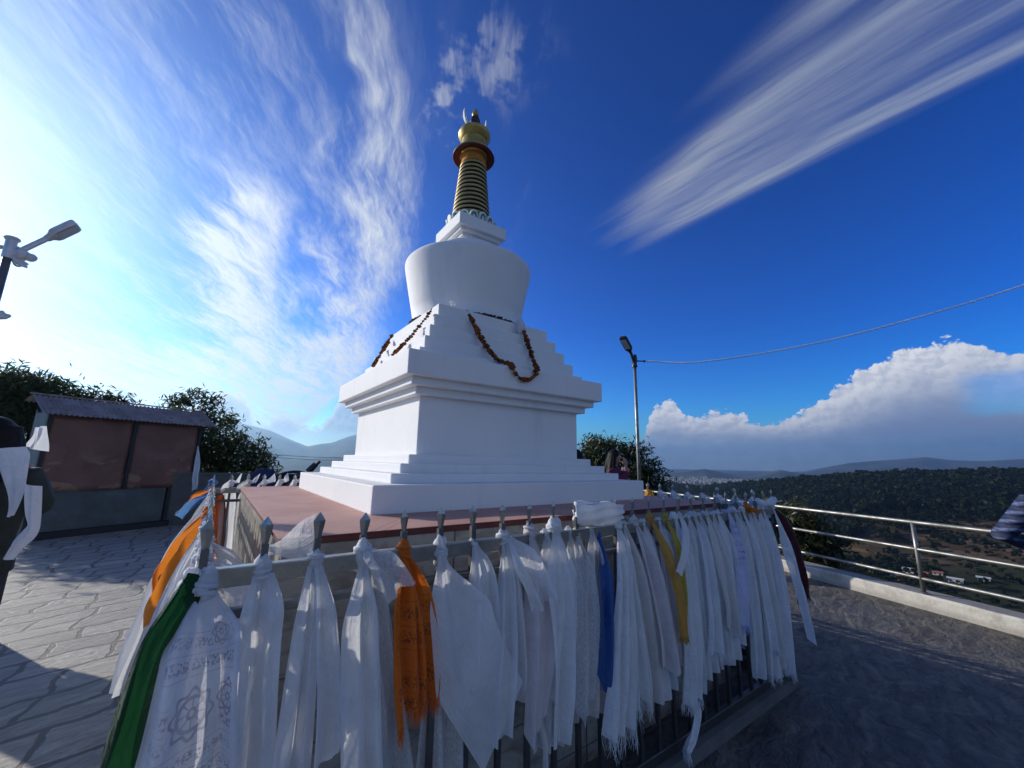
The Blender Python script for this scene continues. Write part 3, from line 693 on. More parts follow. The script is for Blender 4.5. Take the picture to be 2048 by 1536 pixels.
def house(u, v, w_, h_, wall, roof, label):
    w_ *= .6; h_ *= .62
    az = math.degrees(math.atan2(ray(u, v).x, ray(u, v).y)); d = ray(u, v); te = d.z/math.hypot(d.x, d.y)
    best = None
    for r_ in np.arange(330, 720, 2.0):
        z = float(hz(az, r_))
        if z >= CAM.z + te*r_: best = r_; break
    r_ = best or 420
    p = Vector((CAM.x+math.sin(R(az))*r_, CAM.y+math.cos(R(az))*r_, float(hz(az, r_))))
    t = thing('village_house', p, label, 'house', 'houses on the hillside below the forest')
    Mt = Matrix.Rotation(-R(az)+rnd.uniform(-.3, .3), 4, 'Z')
    mb = MB(); mb.box(-w_/2, w_/2, -h_*.6, h_*.6, -4, h_, Mt)
    mb.build('wall', wall, t).location = (0, 0, 0)
    mb = MB(); e = .5
    mb.add([Mt @ Vector(q) for q in ((-w_/2-e, -h_*.6-e, h_+.02), (w_/2+e, -h_*.6-e, h_+.02), (w_/2+e, h_*.6+e, h_+.02), (-w_/2-e, h_*.6+e, h_+.02), (-w_/2-e, 0, h_*1.45), (w_/2+e, 0, h_*1.45))],
           [(0, 1, 5, 4), (2, 3, 4, 5), (0, 4, 3), (1, 2, 5), (0, 3, 2, 1)])
    mb.build('roof', roof, t).location = (0, 0, 0)
    for sx in (-.28, .22):
        mb = MB(); mb.box(w_*sx-.5, w_*sx+.5, -h_*.6-.06, -h_*.6+.02, h_*.35, h_*.72, Mt)
        mb.build('window', M['hwin'], t).location = (0, 0, 0)
for a in [(1808, 1160, 10, 4, M['hwall_b'], M['hroof'], 'red brick house with pale tin roof in the middle of the hillside cluster'),
          (1818, 1147, 9, 4, M['hwall'], M['hroof'], 'white house with pale roof just above the red brick one'),
          (1790, 1153, 6, 3, M['hwall'], M['hroof'], 'small pale house at the left end of the hillside cluster'),
          (1848, 1153, 7, 3, M['hwall_b'], M['hroof_r'], 'brown house with red roof right of the red brick one'),
          (1876, 1151, 8, 3, M['hwall'], M['hroof_r'], 'cream house with red roof high at the right of the cluster'),
          (1912, 1166, 11, 3, M['hwall'], M['hroof'], 'long pale house with tin roof at the right end of the cluster'),
          (1789, 1158, 5, 2.6, M['hwall_b'], M['hroof'], 'tiny brick shed beside the leftmost cluster house'),
          (1968, 1162, 9, 3, M['hwall'], M['hroof'], 'white house standing alone far right of the cluster'),
          (1722, 1136, 7, 3, M['hwall'], M['hroof'], 'pale house standing alone left of the railing post')]:
    house(*a)
# ------------------------------------------------------------------ terrace floor, kerb, railing
KD = Vector((.3118, .9502, 0)); KN = Vector((.9502, -.3118, 0))      # along the kerb / outwards
K0 = Vector((4.49, -.89, 0))*S; K0.z = GZ
def kp(t, out, z): q = K0 + KD*t*S + KN*out*S; q.z = z; return q
def terrace():
    mb = MB()
    a = kp(-7, 0, GZ); b = kp(5.2, 0, GZ)
    poly = [a, b, Vector((2.5*S, 8.6*S, GZ)), Vector((-9*S, 11*S, GZ)), Vector((-11*S, -8*S, GZ))]
    low = [p + Vector((0, 0, -2.2)) for p in poly]; n = len(poly)
    mb.add(poly+low, [tuple(range(n))] + [(i, i+n, (i+1) % n + n, (i+1) % n) for i in range(n)])
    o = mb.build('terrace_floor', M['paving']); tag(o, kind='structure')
terrace()
mb = MB(); r_ = random.Random(3); rings = []
for i in range(61):
    t = -7+12.2*i/60; h = GZ+.14*S+r_.uniform(-.004, .004); w0 = r_.uniform(-.006, .006)
    rings.append([kp(t, w0, GZ-.6), kp(t, w0, GZ+.12*S), kp(t, .012+w0, h), kp(t, .27, h-.01), kp(t, .285, GZ+.11*S), kp(t, .285, GZ-.6)])
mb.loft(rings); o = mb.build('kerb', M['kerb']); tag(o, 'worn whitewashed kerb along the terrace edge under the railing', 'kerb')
rt = thing('metal_railing', kp(0, .05, GZ+.14*S), 'galvanised pipe railing with three rails along the terrace edge', 'railing')
for z in (-.275, -.535, -.81):
    mb = MB(); mb.tube([kp(t, .05, z*S) for t in np.linspace(-7, 5, 13)], .021*S if z > -.3 else .0175*S, 12); mb.build('rail', M['gal'], rt, True)
tp = ((Vector((4.195, -1.83, 0))*S - Vector((K0.x, K0.y, 0))).dot(KD))/S
for t in (tp-5.0, tp-2.5, tp, tp+2.5, tp+5.0):
    mb = MB(); mb.tube([kp(t, .05, GZ+.11*S), kp(t, .05, -.277*S)], .019*S, 12); po = mb.build('post', M['gal'], rt, True)
    mb = MB(); mb.lathe([(.045, GZ+.135*S), (.045, GZ+.150*S), (.03, GZ+.158*S)], 16, kp(t, .05, 0)); mb.build('base_plate', M['gal'], po)
    for c in COL.objects:
        if c.parent == po: c.location = -po.location + Vector((0, 0, 0)) if False else Vector((0, 0, 0))
# ------------------------------------------------------------------ stupa and platform
st = thing('stupa', (0, 0, 0), 'whitewashed stepped stupa with rounded dome and gold ringed spire', 'stupa')
def sq(name, h, z0, z1, bv=.007, par=st, mat=None):
    mb = MB(); mb.box(-h*S, h*S, -h*S, h*S, z0*S, z1*S); return bevel(mb.build(name, mat or M['plaster'], par), bv)
E3 = .0026
sq('plinth', 1.0, -.002, .131)
sq('step', .8735, .131-E3, .180); sq('step', .801, .180-E3, .2305); sq('step', .728, .2305-E3, .281)
sq('dado', .656, .281-E3, .632+E3)
sq('cornice', .703, .632, .679+E3); sq('cornice', .751, .679, .7265+E3); sq('cornice_slab', .797, .7265, .8735)
zz = .8735
for h, z1 in ((.69, .926), (.639, 1.022), (.589, 1.119), (.540, 1.216), (.491, 1.317)):
    sq('terrace_step', h, zz-E3, z1); zz = z1
mb = MB(); mb.lathe([(r_*S, z*S) for r_, z in ((.452, 1.312), (.452, 1.335), (.443, 1.34), (.468, 1.47), (.503, 1.64), (.533, 1.79), (.544, 1.845), (.5450, 1.862), (.5440, 1.870), (.5405, 1.878), (.5350, 1.884), (.528, 1.8875), (.515, 1.890), (.40, 1.915), (.335, 1.935))], 96)
mb.build('dome', M['plaster'], st, True)
mb = MB(); mb.lathe([(r_*S, z*S) for r_, z in ((.325, 1.93), (.322, 2.025), (.31, 2.04), (.1, 2.05))], 64); o = mb.build('dome_collar', M['plaster'], st, True)
sq('harmika_base', .14, 2.04, 2.113, .004); sq('harmika_step', .168, 2.11, 2.146, .004); sq('harmika_step', .198, 2.143, 2.178, .004); sq('harmika', .23, 2.175, 2.280, .005)
mb = MB(); mb.lathe([(.165*S, 2.275*S), (.175*S, 2.30*S), (.178*S, 2.36*S), (.165*S, 2.385*S)], 40); lot = mb.build('lotus_collar', M['lotus_teal'], st, True)
for row, (zb, rr, hh, tilt) in enumerate(((2.281, .180, .085, .035),)):
    for i in range(16):
        a = 2*math.pi*i/16
        Mt = Matrix.Rotation(a, 4, 'Z') @ Matrix.Translation((rr*S, 0, zb*S)) @ Matrix.Rotation(.30, 4, 'Y')
        mb = MB(); arch = []
        for j in range(13):
            t = math.pi*j/12; arch.append((math.cos(t)*.0365, .052+math.sin(t)*.042))
        arch = [(.0365, 0)] + arch + [(-.0365, 0)]
        for sc_, off, in ((1.0, .0),):
            ring0 = [Mt @ Vector((.006*S, px*S, pz*S)) for px, pz in arch]; ring1 = [Mt @ Vector((.020*S, px*S*.86, (.006+pz*.9)*S)) for px, pz in arch]
            inner = [Mt @ Vector((.020*S, px*S*.6, (.014+pz*.66)*S)) for px, pz in arch]
            n = len(arch)
            mb.add(ring0+ring1+inner, [(k_, k_+1, n+k_+1, n+k_) for k_ in range(n-1)]+[(n+k_, n+k_+1, 2*n+k_+1, 2*n+k_) for k_ in range(n-1)])
        pt = mb.build('petal', M['white_paint'] if i % 1 == 0 else M['lotus_teal'], lot)
        for nm_, kx, kz, xx, mm in (('petal_band', .66, .72, .0215, 'lotus_teal'), ('petal_heart', .34, .46, .0235, 'white_paint')):
            mb = MB(); mb.add([Mt @ Vector((xx*S, px*S*kx, (.008+pz*kz)*S)) for px, pz in arch], [tuple(range(n))]); mb.build(nm_, M[mm], lot)
NR = 13
mb = MB(); mb.lathe([(.150*S, 2.37*S), (.096*S, 3.03*S)], 40); mb.build('spire_core', M['black'], st, True)
for i in range(NR):
    za = 2.375+(2.955-2.375)*i/NR; zb = 2.375+(2.955-2.375)*(i+1)/NR; g_ = (zb-za)
    ra = .172-(.172-.116)*(i/NR); rb = .172-(.172-.116)*((i+.80)/NR)
    mb = MB(); mb.lathe([((ra-.012)*S, za*S), (ra*S, (za+.08*g_)*S), ((ra+.003)*S, (za+.42*g_)*S), (rb*S, (za+.64*g_)*S), ((rb-.022)*S, (za+.69*g_)*S)], 44)
    mb.build('spire_ring', M['gold_ring'], st, True)
    if i: mb = MB(); mb.lathe([((ra-.006)*S, (za-.0030)*S), ((ra+.0016)*S, (za-.0021)*S), ((ra+.0016)*S, (za+.0021)*S), ((ra-.006)*S, (za+.0030)*S)], 44); mb.build('ring_band', M['black'], st, True)
mb = MB(); pr = []
for i in range(15):
    t = i/14; pr.append([Vector(((.113+.006*math.sin(9*t+a*2)+.004*math.sin(3*a+7*t))*S*math.cos(a), (.113+.006*math.sin(9*t+a*2)+.004*math.sin(3*a+7*t))*S*math.sin(a), (2.945+.10*t+.008*math.sin(a*2))*S)) for a in np.linspace(0, 2*math.pi, 40, endpoint=False)])
mb.loft(pr); mb.build('spire_wrap', M['orange_wrap'], st, True)
mb = MB(); mb.lathe([(.112*S, 3.062*S), (.12*S, 3.05*S), (.186*S, 3.030*S), (.196*S, 3.034*S), (.194*S, 3.046*S)], 56, caps=False); mb.build('umbrella_underside', M['maroon'], st, True)
mb = MB(); mb.lathe([(.1935*S, 3.0475*S), (.168*S, 3.085*S), (.140*S, 3.13*S), (.126*S, 3.165*S), (.119*S, 3.20*S), (.117*S, 3.222*S)], 56); mb.build('umbrella', M['gold'], st, True)
mb = MB(); mb.lathe([(.116*S, 3.218*S), (.128*S, 3.236*S), (.146*S, 3.258*S), (.153*S, 3.276*S), (.152*S, 3.290*S), (.145*S, 3.302*S), (.12*S, 3.305*S), (.02*S, 3.30*S)], 56); mb.build('pot', M['gold'], st, True)
mb = MB(); P = []
for i in range(33):
    a = math.pi + (i/32)*math.pi*1.0                       # crescent, horns up, lying in the x-z plane
    P.append(a)
outer = [(math.cos(a)*.125, math.sin(a)*.125) for a in P]; inner = [(math.cos(a)*.122, math.sin(a)*.078) for a in P]
zc = 3.455; n = len(P); vs = []
for yy in (-.012, .012):
    vs += [Vector((px*S, yy*S, (zc+pz)*S)) for px, pz in outer] + [Vector((px*S, yy*S, (zc+pz)*S)) for px, pz in inner]
fs = [(i, i+1, n+i+1, n+i) for i in range(n-1)] + [(2*n+i+1, 2*n+i, 3*n+i, 3*n+i+1) for i in range(n-1)] + [(i+1, i, 2*n+i, 2*n+i+1) for i in range(n-1)] + [(n+i, n+i+1, 3*n+i+1, 3*n+i) for i in range(n-1)]
mb.add(vs, fs)
for sg in (-1, 1):                                         # horns rise to points
    pts = [(sg*.125, 0), (sg*.128, .03), (sg*.124, .055), (sg*.119, .072)]; ins = [(sg*.100, -.035), (sg*.112, .01), (sg*.116, .045), (sg*.1185, .072)]
    vs = []
    for yy in (-.0115, .0115):
        vs += [Vector((px*S, yy*S*(1-i*.2), (zc+pz)*S)) for i, (px, pz) in enumerate(pts)] + [Vector((px*S, yy*S*(1-i*.2), (zc+pz)*S)) for i, (px, pz) in enumerate(ins)]
    fs = [(i, i+1, 4+i+1, 4+i) for i in range(3)] + [(8+i+1, 8+i, 12+i, 12+i+1) for i in range(3)] + [(i+1, i, 8+i, 8+i+1) for i in range(3)] + [(4+i, 4+i+1, 12+i+1, 12+i) for i in range(3)]
    mb.add(vs, fs)
mb.build('crescent_moon', M['white_paint'], st)
mb = MB(); mb.lathe([(.01*S, 3.37*S), (.036*S, 3.385*S), (.05*S, 3.42*S), (.049*S, 3.45*S), (.036*S, 3.485*S), (.02*S, 3.50*S)], 24); mb.build('jewel', M['purple'], st, True)
mb = MB(); mb.lathe([(.018*S, 3.495*S), (.032*S, 3.512*S), (.033*S, 3.53*S), (.022*S, 3.56*S), (.006*S, 3.585*S)], 20); mb.build('jewel_tip', M['gold'], st, True)
# platform
PX0, PX1, PY0, PY1 = -1.406*S, 1.276*S, -1.417*S, 1.265*S
pl = thing('platform', (0, 0, GZ), 'tiled square platform with pink painted top under the stupa', 'platform')
mb = MB(); mb.box(PX0+.012, PX1-.012, PY0+.012, PY1-.012, GZ-.05, -.024*S); mb.build('tiled_wall', M['marble'], pl)
mb = MB(); mb.box(PX0+.003, PX1-.003, PY0+.003, PY1-.003, -.024*S-.003, -.002*S); bevel(mb.build('slab_edge', M['pink_edge'], pl), .003)
mb = MB(); mb.box(PX0-.004, PX1+.004, PY0-.004, PY1+.004, -.0022*S, 0); mb.build('pink_top', M['pink'], pl)
for o in COL.objects:
    if o.parent == pl: o.location = (0, 0, -GZ)
# ------------------------------------------------------------------ fence
FX0, FX1, FY0 = -1.5926*S, 1.5127*S, -1.6537*S; SP = .12395*S; NB = 25; FY1 = FY0+SP*NB
def bar_meshes():
    mb = MB(); q = .0085*S; mb.box(-q, q, -q, q, GZ+.06, .03*S); b = mb
    sp = MB(); T = .0055*S
    prof = [(.0, .007), (.010, .0075), (.028, .0105), (.050, .0145), (.058, .015), (.079, .0012)]
    rings = [[Vector((w_*S, 0, (.018+z)*S)), Vector((0, T*(w_/.015+.15), (.018+z)*S)), Vector((-w_*S, 0, (.018+z)*S)), Vector((0, -T*(w_/.015+.15), (.018+z)*S))] for z, w_ in prof]
    sp.loft(rings); return b, sp
_b, _s = bar_meshes()
bar0 = _b.build('bar', M['dark_steel']); spear0 = _s.build('spear_head', M['steel'])
bar_me, spear_me = bar0.data, spear0.data
bpy.data.objects.remove(bar0); bpy.data.objects.remove(spear0)
def fence_run(label, p0, p1, n0, n1):
    p0 = Vector(p0); p1 = Vector(p1); d = (p1-p0).normalized(); nrm = Vector((-d.y, d.x, 0)); L = (p1-p0).length
    ang = math.atan2(d.y, d.x)
    t = thing('railing_fence', (p0.x, p0.y, GZ), label, 'fence', 'steel fence runs around the platform')
    Mt = Matrix.Translation((0, 0, -GZ)) @ Matrix.Rotation(ang, 4, 'Z')
    q = .0225*S
    for z, hh, dd, nm in ((-.0395, .0225, .0155, 'top_rail'), (-.125, .0115, .012, 'middle_rail'), (-1.0, .02, .014, 'bottom_rail')):
        mb = MB(); mb.box(-.01 if n0 == 0 else .01, L+(.01 if n0 == 0 else -.01), -dd*S, dd*S, (z-hh)*S, (z+hh)*S, Mt)
        bevel(mb.build(nm, M['steel'] if nm == 'top_rail' else M['dark_steel'], t), .003).location = (0, 0, 0)
    for i in range(n0, n1):
        b = bpy.data.objects.new('bar', bar_me); COL.objects.link(b); b.parent = t
        b.location = (d.x*SP*i, d.y*SP*i, -GZ); b.rotation_euler = (0, 0, ang)
        s_ = bpy.data.objects.new('spear_head', spear_me); COL.objects.link(s_); s_.parent = b
        s_.rotation_euler = (rnd.uniform(-.02, .02), rnd.uniform(-.03, .03), rnd.uniform(-.45, .45)); s_.scale.z = rnd.uniform(.95, 1.05)
    return t
fence_run('steel spear topped fence run nearest the camera, hung thick with scarves', (FX0, FY0, 0), (FX1, FY0, 0), 0, NB+1)
fence_run('steel fence run on the sunlit left side beside the flagstones', (FX0, FY0, 0), (FX0, FY1, 0), 1, NB+1)
fence_run('steel fence run on the right side towards the pipe railing', (FX1, FY0, 0), (FX1, FY1, 0), 1, NB+1)
fence_run('steel fence run behind the stupa in front of the parapet', (FX0, FY1, 0), (FX1, FY1, 0), 1, NB)
mb = MB()
e = .05
for x0, x1, y0, y1 in ((FX0-e, FX1+e, FY0-e, FY0+e), (FX0-e, FX1+e, FY1-e, FY1+e), (FX0-e, FX0+e, FY0+e, FY1-e), (FX1-e, FX1+e, FY0+e, FY1-e)):
    mb.box(x0, x1, y0, y1, GZ-.05, GZ+.07)
tag(mb.build('fence_kerb', M['wallgrey']), 'low concrete kerb carrying the fence around the platform', 'kerb')
# ------------------------------------------------------------------ scarves
def knot(mb, c, r0=.022, h=.08, seed=0, up=.0):
    rk = random.Random(seed); c = Vector(c)-Vector((0, 0, .020)); r0 *= .78; h *= .88
    turns = []
    for i in range(26):                                     # lumpy wrapped core
        t = i/25; z = (t-.55)*h
        rr = r0*(.50+.62*math.sin(math.pi*min(1, t*1.02))**.7)*(1+.05*math.sin(t*22+seed))
        turns.append([c+Vector((rr*(1+.16*math.sin(3*a+t*9+seed)+.10*math.sin(8*a-t*7+seed))*math.cos(a)*1.15, rr*(1+.16*math.sin(3*a+t*9+seed)+.10*math.sin(8*a-t*7+seed))*math.sin(a)*1.25, z+.006*math.sin(a*2+seed))) for a in np.linspace(0, 2*math.pi, 18, endpoint=False)])
    mb.loft(turns)
    for q in range(2):                                      # tilted wraps
        tl = rk.uniform(-.5, .5); zo = rk.uniform(-.3, .25)*h; pts = []
        for i in range(17):
            a = 2*math.pi*i/16; rr = r0*rk.uniform(.98, 1.12)
            pts.append(c+Vector((math.cos(a)*rr*1.15, math.sin(a)*rr*1.25, zo+math.cos(a+q*2)*tl*rr)))
        mb.tube(pts, [r0*.30*rk.uniform(.8, 1.25) for _ in pts], 7, True)
def tail(mb, pts, w0, w1, pleats=3, amp=.02, tip='flat', seed=0, side=None, nu=21, nv=44, wmid=None, twist=0.0, gather=.55):
    """a hanging strip of cloth: pts run from the knot down; widths are half widths in metres"""
    rk = random.Random(seed*13+5); ph = [rk.uniform(0, 6.28) for _ in range(8)]
    C = spline(pts, nv); L = [0.0]
    for i in range(1, nv): L.append(L[-1]+(C[i]-C[i-1]).length)
    side = Vector(side) if side is not None else Vector((1, 0, 0)); P = []; UV = []
    wreal = max(w1, wmid or 0)*1.25
    for i in range(nv):
        t = i/(nv-1)
        e = min(1.0, (t/gather))**.8; e = e*e*(3-2*e)
        if wmid is None: w_ = w0+(w1-w0)*e
        else: w_ = w0+(wmid-w0)*e if t < gather else wmid+(w1-wmid)*((t-gather)/(1-gather))
        T = (C[min(i+1, nv-1)]-C[max(i-1, 0)]).normalized()
        sd = (side - T*side.dot(T)).normalized(); nr = T.cross(sd)
        ca, sa = math.cos(twist*t), math.sin(twist*t); sd, nr = sd*ca+nr*sa, nr*ca-sd*sa
        A = (amp*.55+.20*w_)*(.55+.45*min(1, t*1.6))*min(1, .3+t*4)
        row = []
        for j in range(nu):
            u = -1+2*j/(nu-1)
            q_ = math.cos(u*math.pi*pleats*.62+ph[0]+.6*math.sin(2.2*t+ph[1])); f = math.copysign(abs(q_)**.75, q_) + .5*math.cos(u*math.pi*pleats*1.13+ph[2]-1.2*t) + .22*math.sin(9*t+4*u+ph[3])+.12*math.sin(17*t-6*u+ph[4])
            dx = u*w_*(1+.05*math.sin(7*t+ph[5])) + w_*.10*math.sin(4.2*t+ph[6]) + w_*.10*math.sin(u*math.pi*pleats*.5+ph[7])
            end = 0.0
            if t > .55:
                k_ = (t-.55)/.45
                if tip == 'point': end = -abs(u+.15)*w_*2.0*k_
                elif tip == 'slant': end = -(u+1)*w_*.8*k_
                elif tip == 'slantl': end = (u-1)*w_*.8*k_
                else: end = -.10*w_*math.sin(3*u+ph[2])*k_
            row.append(C[i]+sd*dx+nr*(f*A)-T*(-end))
            UV.append((u*wreal, L[i]))
        P.append(row)
    mb.grid(P, UV); return P[-1], C
def fringe(mb, edge, ln, seed, dens=4):
    rk = random.Random(seed)
    for a, b in zip(edge[:-1], edge[1:]):
        for q in range(dens):
            p = a.lerp(b, (q+rk.random())/dens); l = ln*rk.uniform(.5, 1.15); dx = rk.uniform(-.25, .25)*l
            mb.tube([p+Vector((0, 0, .006)), p+Vector((dx*.4, rk.uniform(-.2, .2)*l, -l*.5)), p+Vector((dx, rk.uniform(-.3, .3)*l, -l))], [.0011, .0010, .0005], 4)
YF = -1.70*S
def spx(k): return FX0+SP*k
def front(k, tails, mat, label, kr=.022, kh=.085, kz=-.005, dx=0.0, seed=None, fr=0.0, nokn=False, cat='scarf', group='scarves tied along the front fence'):
    seed = seed if seed is not None else int(k*7+3)
    c = Vector((spx(k)+dx, FY0-.004, kz*S)); mb = MB()
    if not nokn: knot(mb, c, kr, kh, seed)
    edges = []
    for i, tl in enumerate(tails):
        ub, vb, wb = tl[0], tl[1], tl[2]; opt = tl[3] if len(tl) > 3 else {}
        yo = opt.get('y', -.045-.012*i)
        b = on(ub, vb, 1, FY0+yo*S*1.3)
        dist = (b-CAM).dot(C_F); hw = wb*.5*dist/F_PX
        st_ = Vector(opt['start']) if 'start' in opt else c+Vector((opt.get('sx', 0.0), -.012, -kh*.35))
        if 'spx' in opt: st_ = on(opt['spx'][0], opt['spx'][1], 1, FY0-.02)
        a = st_; mid = a.lerp(b, .32)+Vector((opt.get('bow', 0.0), opt.get('by', -.035), 0)); m2 = a.lerp(b, .68)+Vector((opt.get('bow', 0.0)*.8, opt.get('by', -.035)*.8, 0))
        wm = opt.get('wm'); wm = wm*.5*dist/F_PX if wm else None
        e, _ = tail(mb, [a, a.lerp(mid, .45)+Vector((0, -.008, 0)), mid, m2, b], opt.get('w0', .013), hw, opt.get('pl', 3), opt.get('amp', .013), opt.get('tip', 'flat'), seed+i*3, None, opt.get('nu', 23), 46, wm, opt.get('tw', 0.0), opt.get('ga', .5))
        edges.append(e)
    o = mb.build('prayer_scarf', mat, None, True, origin=c); tag(o, label, cat, group)
    if fr:
        for q, e in enumerate(edges):
            fb = MB(); fringe(fb, e, fr, seed+q); fb.build('fringe', mat, o, False, origin=c)
    return o
H = M
front(0, [(372, 1660, 215, dict(pl=2.5, amp=.014, wm=150, ga=.45, y=-.075, w0=.03, by=-.06))], H['printed'], 'white scarf printed with purple wheels and rows of script at the near fence corner', .028, .12, -.03, .012)
front(.15, [(300, 1640, 90, dict(pl=2, y=-.02, w0=.02, by=-.01, bow=-.02))], H['khata'], 'white scarf with its edge showing between the green and the printed scarf', .026, .10, -.03, -.04, seed=77)
front(.05, [(236, 1620, 82, dict(pl=1.5, amp=.018, y=-.03, w0=.022, spx=(392, 1148), wm=58, ga=.35, bow=-.03))], H['green'], 'dark green scarf hanging from the near corner of the fence', .02, .05, -.05, -.02, seed=78)
front(1, [(492, 1680, 92, dict(pl=2, amp=.010, wm=86, ga=.36, w0=.026))], H['khata_b'], 'smooth wide white scarf between the printed one and the two tailed one', .024, .09, -.01)
front(2, [(575, 1640, 76, dict(pl=2.5, wm=54, sx=-.008, bow=-.010)), (660, 1545, 62, dict(pl=2.2, wm=44, sx=.008, bow=.008, tip='slant'))], H['khata_b'], 'white scarf parting into two long tails under the billowing sheer one', .021, .075, -.005)
front(3, [(728, 1660, 92, dict(pl=2, wm=74, amp=.010, bow=-.010))], H['khata'], 'white scarf wound in thick turns around its spear left of the orange one', .025, .115, .0)
front(3.06, [(800, 1185, 60, dict(pl=2, wm=62, y=-.07, ga=.6, amp=.014, w0=.02)), (790, 1560, 75, dict(pl=2.5, wm=52, y=-.02))], H['sheer'], 'sheer white scarf puffing out towards the orange one', .016, .05, .01, seed=41)
front(4, [(822, 1450, 62, dict(pl=3.2, wm=70, amp=.017, bow=-.006, tip='slant')), (855, 1400, 48, dict(pl=2.4, wm=52, amp=.015, y=-.03, bow=.012))], H['orange'], 'bright orange scarf printed with dark script on the front fence', .024, .085, -.004, fr=.05)
def flap_scarf():
    c = Vector((spx(5), FY0-.004, -.014*S)); mb = MB(); knot(mb, c, .027, .115, 38)
    P = []; UV = []; nu, nv = 31, 40
    for i in range(nv):
        t = i/(nv-1); row = []
        g_ = min(1, t/.42); g_ = g_*g_*(3-2*g_)
        for j in range(nu):
            u = j/(nu-1)
            if u < .5: bu, bv = 872+(968-872)*(u/.5), 1395+(1548-1395)*(u/.5)
            else: bu, bv = 968+(1042-968)*((u-.5)/.5), 1548+(1360-1548)*((u-.5)/.5)
            tu = 878+14*u+g_*((862+118*u)-(878+14*u)); yy = 1112+(bv-1112)*t
            x_ = tu+(bu-tu)*max(0, (t-.42)/.58)**1.2
            p = on(x_, yy, 1, FY0-.055-.03*math.sin(math.pi*t))
            f = math.cos(u*9+2*t)*.6+.5*math.cos(u*17-3*t)*(1-t)
            row.append(p+Vector((0, f*.016*(.4+.6*math.sin(math.pi*min(1, t*1.2)))-.03*max(0, (u-.6))*t, 0))); UV.append(((u-.5)*.3, t*.9))
        P.append(row)
    mb.grid(P, UV); o = mb.build('prayer_scarf', H['khata_b'], None, True, origin=c)
    tag(o, 'wide white scarf ending in a large pointed flap right of the orange one', 'scarf', 'scarves tied along the front fence')
flap_scarf()
front(5.05, [(890, 1620, 130, dict(pl=4, y=.0, wm=70, by=.0, amp=.012))], H['sheer'], 'sheer white scarf hanging behind the large pointed flap', .012, .04, -.03, seed=51)
front(6, [(962, 1370, 95, dict(pl=2.5, wm=72, y=-.03))], H['khata'], 'white scarf with a small bow knot joining the pointed flap', .018, .05, -.012)
front(7, [(1002, 1480, 62, dict(pl=3, wm=50, bow=-.012)), (1042, 1400, 40, dict(pl=2, wm=34, bow=.006, y=-.03))], H['khata_b'], 'white scarf with loose loop knot and two thin tails, third before the wide wrap', .024, .07, .0)
front(7.12, [(1085, 1215, 66, dict(pl=2, wm=60, ga=.6, y=-.055, w0=.018, bow=.004))], H['khata'], 'short white scarf slung from the loop knot towards its neighbour', .014, .04, -.005, seed=61)
front(8, [(1070, 1500, 52, dict(pl=2.4, wm=80, tip='point', ga=.6)), (1085, 1600, 14, dict(spx=(1080, 1440), pl=1.5, w0=.014, y=-.05))], H['khata_p'], 'faintly pink white scarf with a twisted end, second before the wide wrap', .023, .08, .008)
front(9, [(1122, 1485, 66, dict(pl=2.6, wm=86, ga=.45, w0=.022)), (1102, 1400, 44, dict(pl=2, y=-.03))], H['khata'], 'full white scarf hooded over its spear just before the wide wrap', .03, .10, .018)
front(10, [(1168, 1458, 44, dict(pl=2, wm=56, tip='point', ga=.45, bow=.004))], H['sheer'], 'narrow sheer white scarf hanging under the left end of the wide wrap', .016, .05, -.03)
front(11, [(1211, 1385, 46, dict(pl=2.2, wm=44, tip='point', amp=.012))], H['blue'], 'deep blue satin scarf under the wide white wrap', .018, .05, -.035)
front(12, [(1242, 1465, 78, dict(pl=4, wm=54, amp=.016, y=-.06)), (1284, 1405, 62, dict(pl=3.4, wm=46, amp=.014, y=-.04))], H['silk'], 'shiny white satin scarf with frayed fringe falling from the wide wrap', .026, .08, .0, fr=.075)
front(12.4, [(1306, 1405, 66, dict(pl=3, wm=56, y=-.02, ga=.45))], H['khata_c'], 'plain white scarf hanging just right of the satin fringed one', .018, .06, -.01, seed=91)
front(13, [(1345, 1370, 74, dict(pl=2.6, wm=60, tip='slantl', bow=.01))], H['khata_p'], 'pinkish white scarf with rounded hem left of the ochre one', .022, .075, .006)
front(14, [(1369, 1276, 20, dict(pl=1.6, wm=24, amp=.008, bow=.02, y=-.075))], H['gold_cloth'], 'narrow ochre scarf on the front fence', .020, .085, .01, fr=.03)
front(15, [(1372, 1262, 14, dict(pl=1.4, wm=18, amp=.007, bow=.02, y=-.06))], H['yellow'], 'thin yellow printed scarf beside the ochre one', .018, .07, .006, fr=.03)
front(15.6, [(1388, 1405, 50, dict(pl=2.6, wm=42, bow=.012)), (1372, 1500, 20, dict(spx=(1385, 1390), pl=2, w0=.02, y=-.05))], H['silk'], 'white satin scarf with ragged end right of the yellow one', .021, .07, .004, fr=.05)
front(16, [(1358, 1148, 15, dict(pl=1.2, amp=.005, y=-.09, ga=.3)), (1405, 1385, 34, dict(pl=2.4, y=-.03))], H['khata'], 'white scarf with a short square strip over a long tail', .02, .06, .006, seed=101)
front(17, [(1428, 1302, 52, dict(pl=2.6, wm=46, bow=.014))], H['khata_b'], 'white scarf with a frayed lower corner, third right of the yellow one', .021, .065, .004, fr=.03)
front(18, [(1464, 1285, 46, dict(pl=2.2, wm=44, tip='slantl', bow=.012))], H['khata_c'], 'white scarf with a folded up hem left of the blue printed one', .020, .06, .004)
front(19, [(1478, 1290, 40, dict(pl=2.4, wm=36, bow=.012, y=-.03))], H['khata'], 'plain white scarf half hidden by the blue printed one', .019, .055, .004)
front(20, [(1490, 1250, 32, dict(pl=2, wm=30, bow=.012, y=-.07))], H['printed_blue'], 'white scarf printed with blue rows of script', .019, .06, .002, fr=.05)
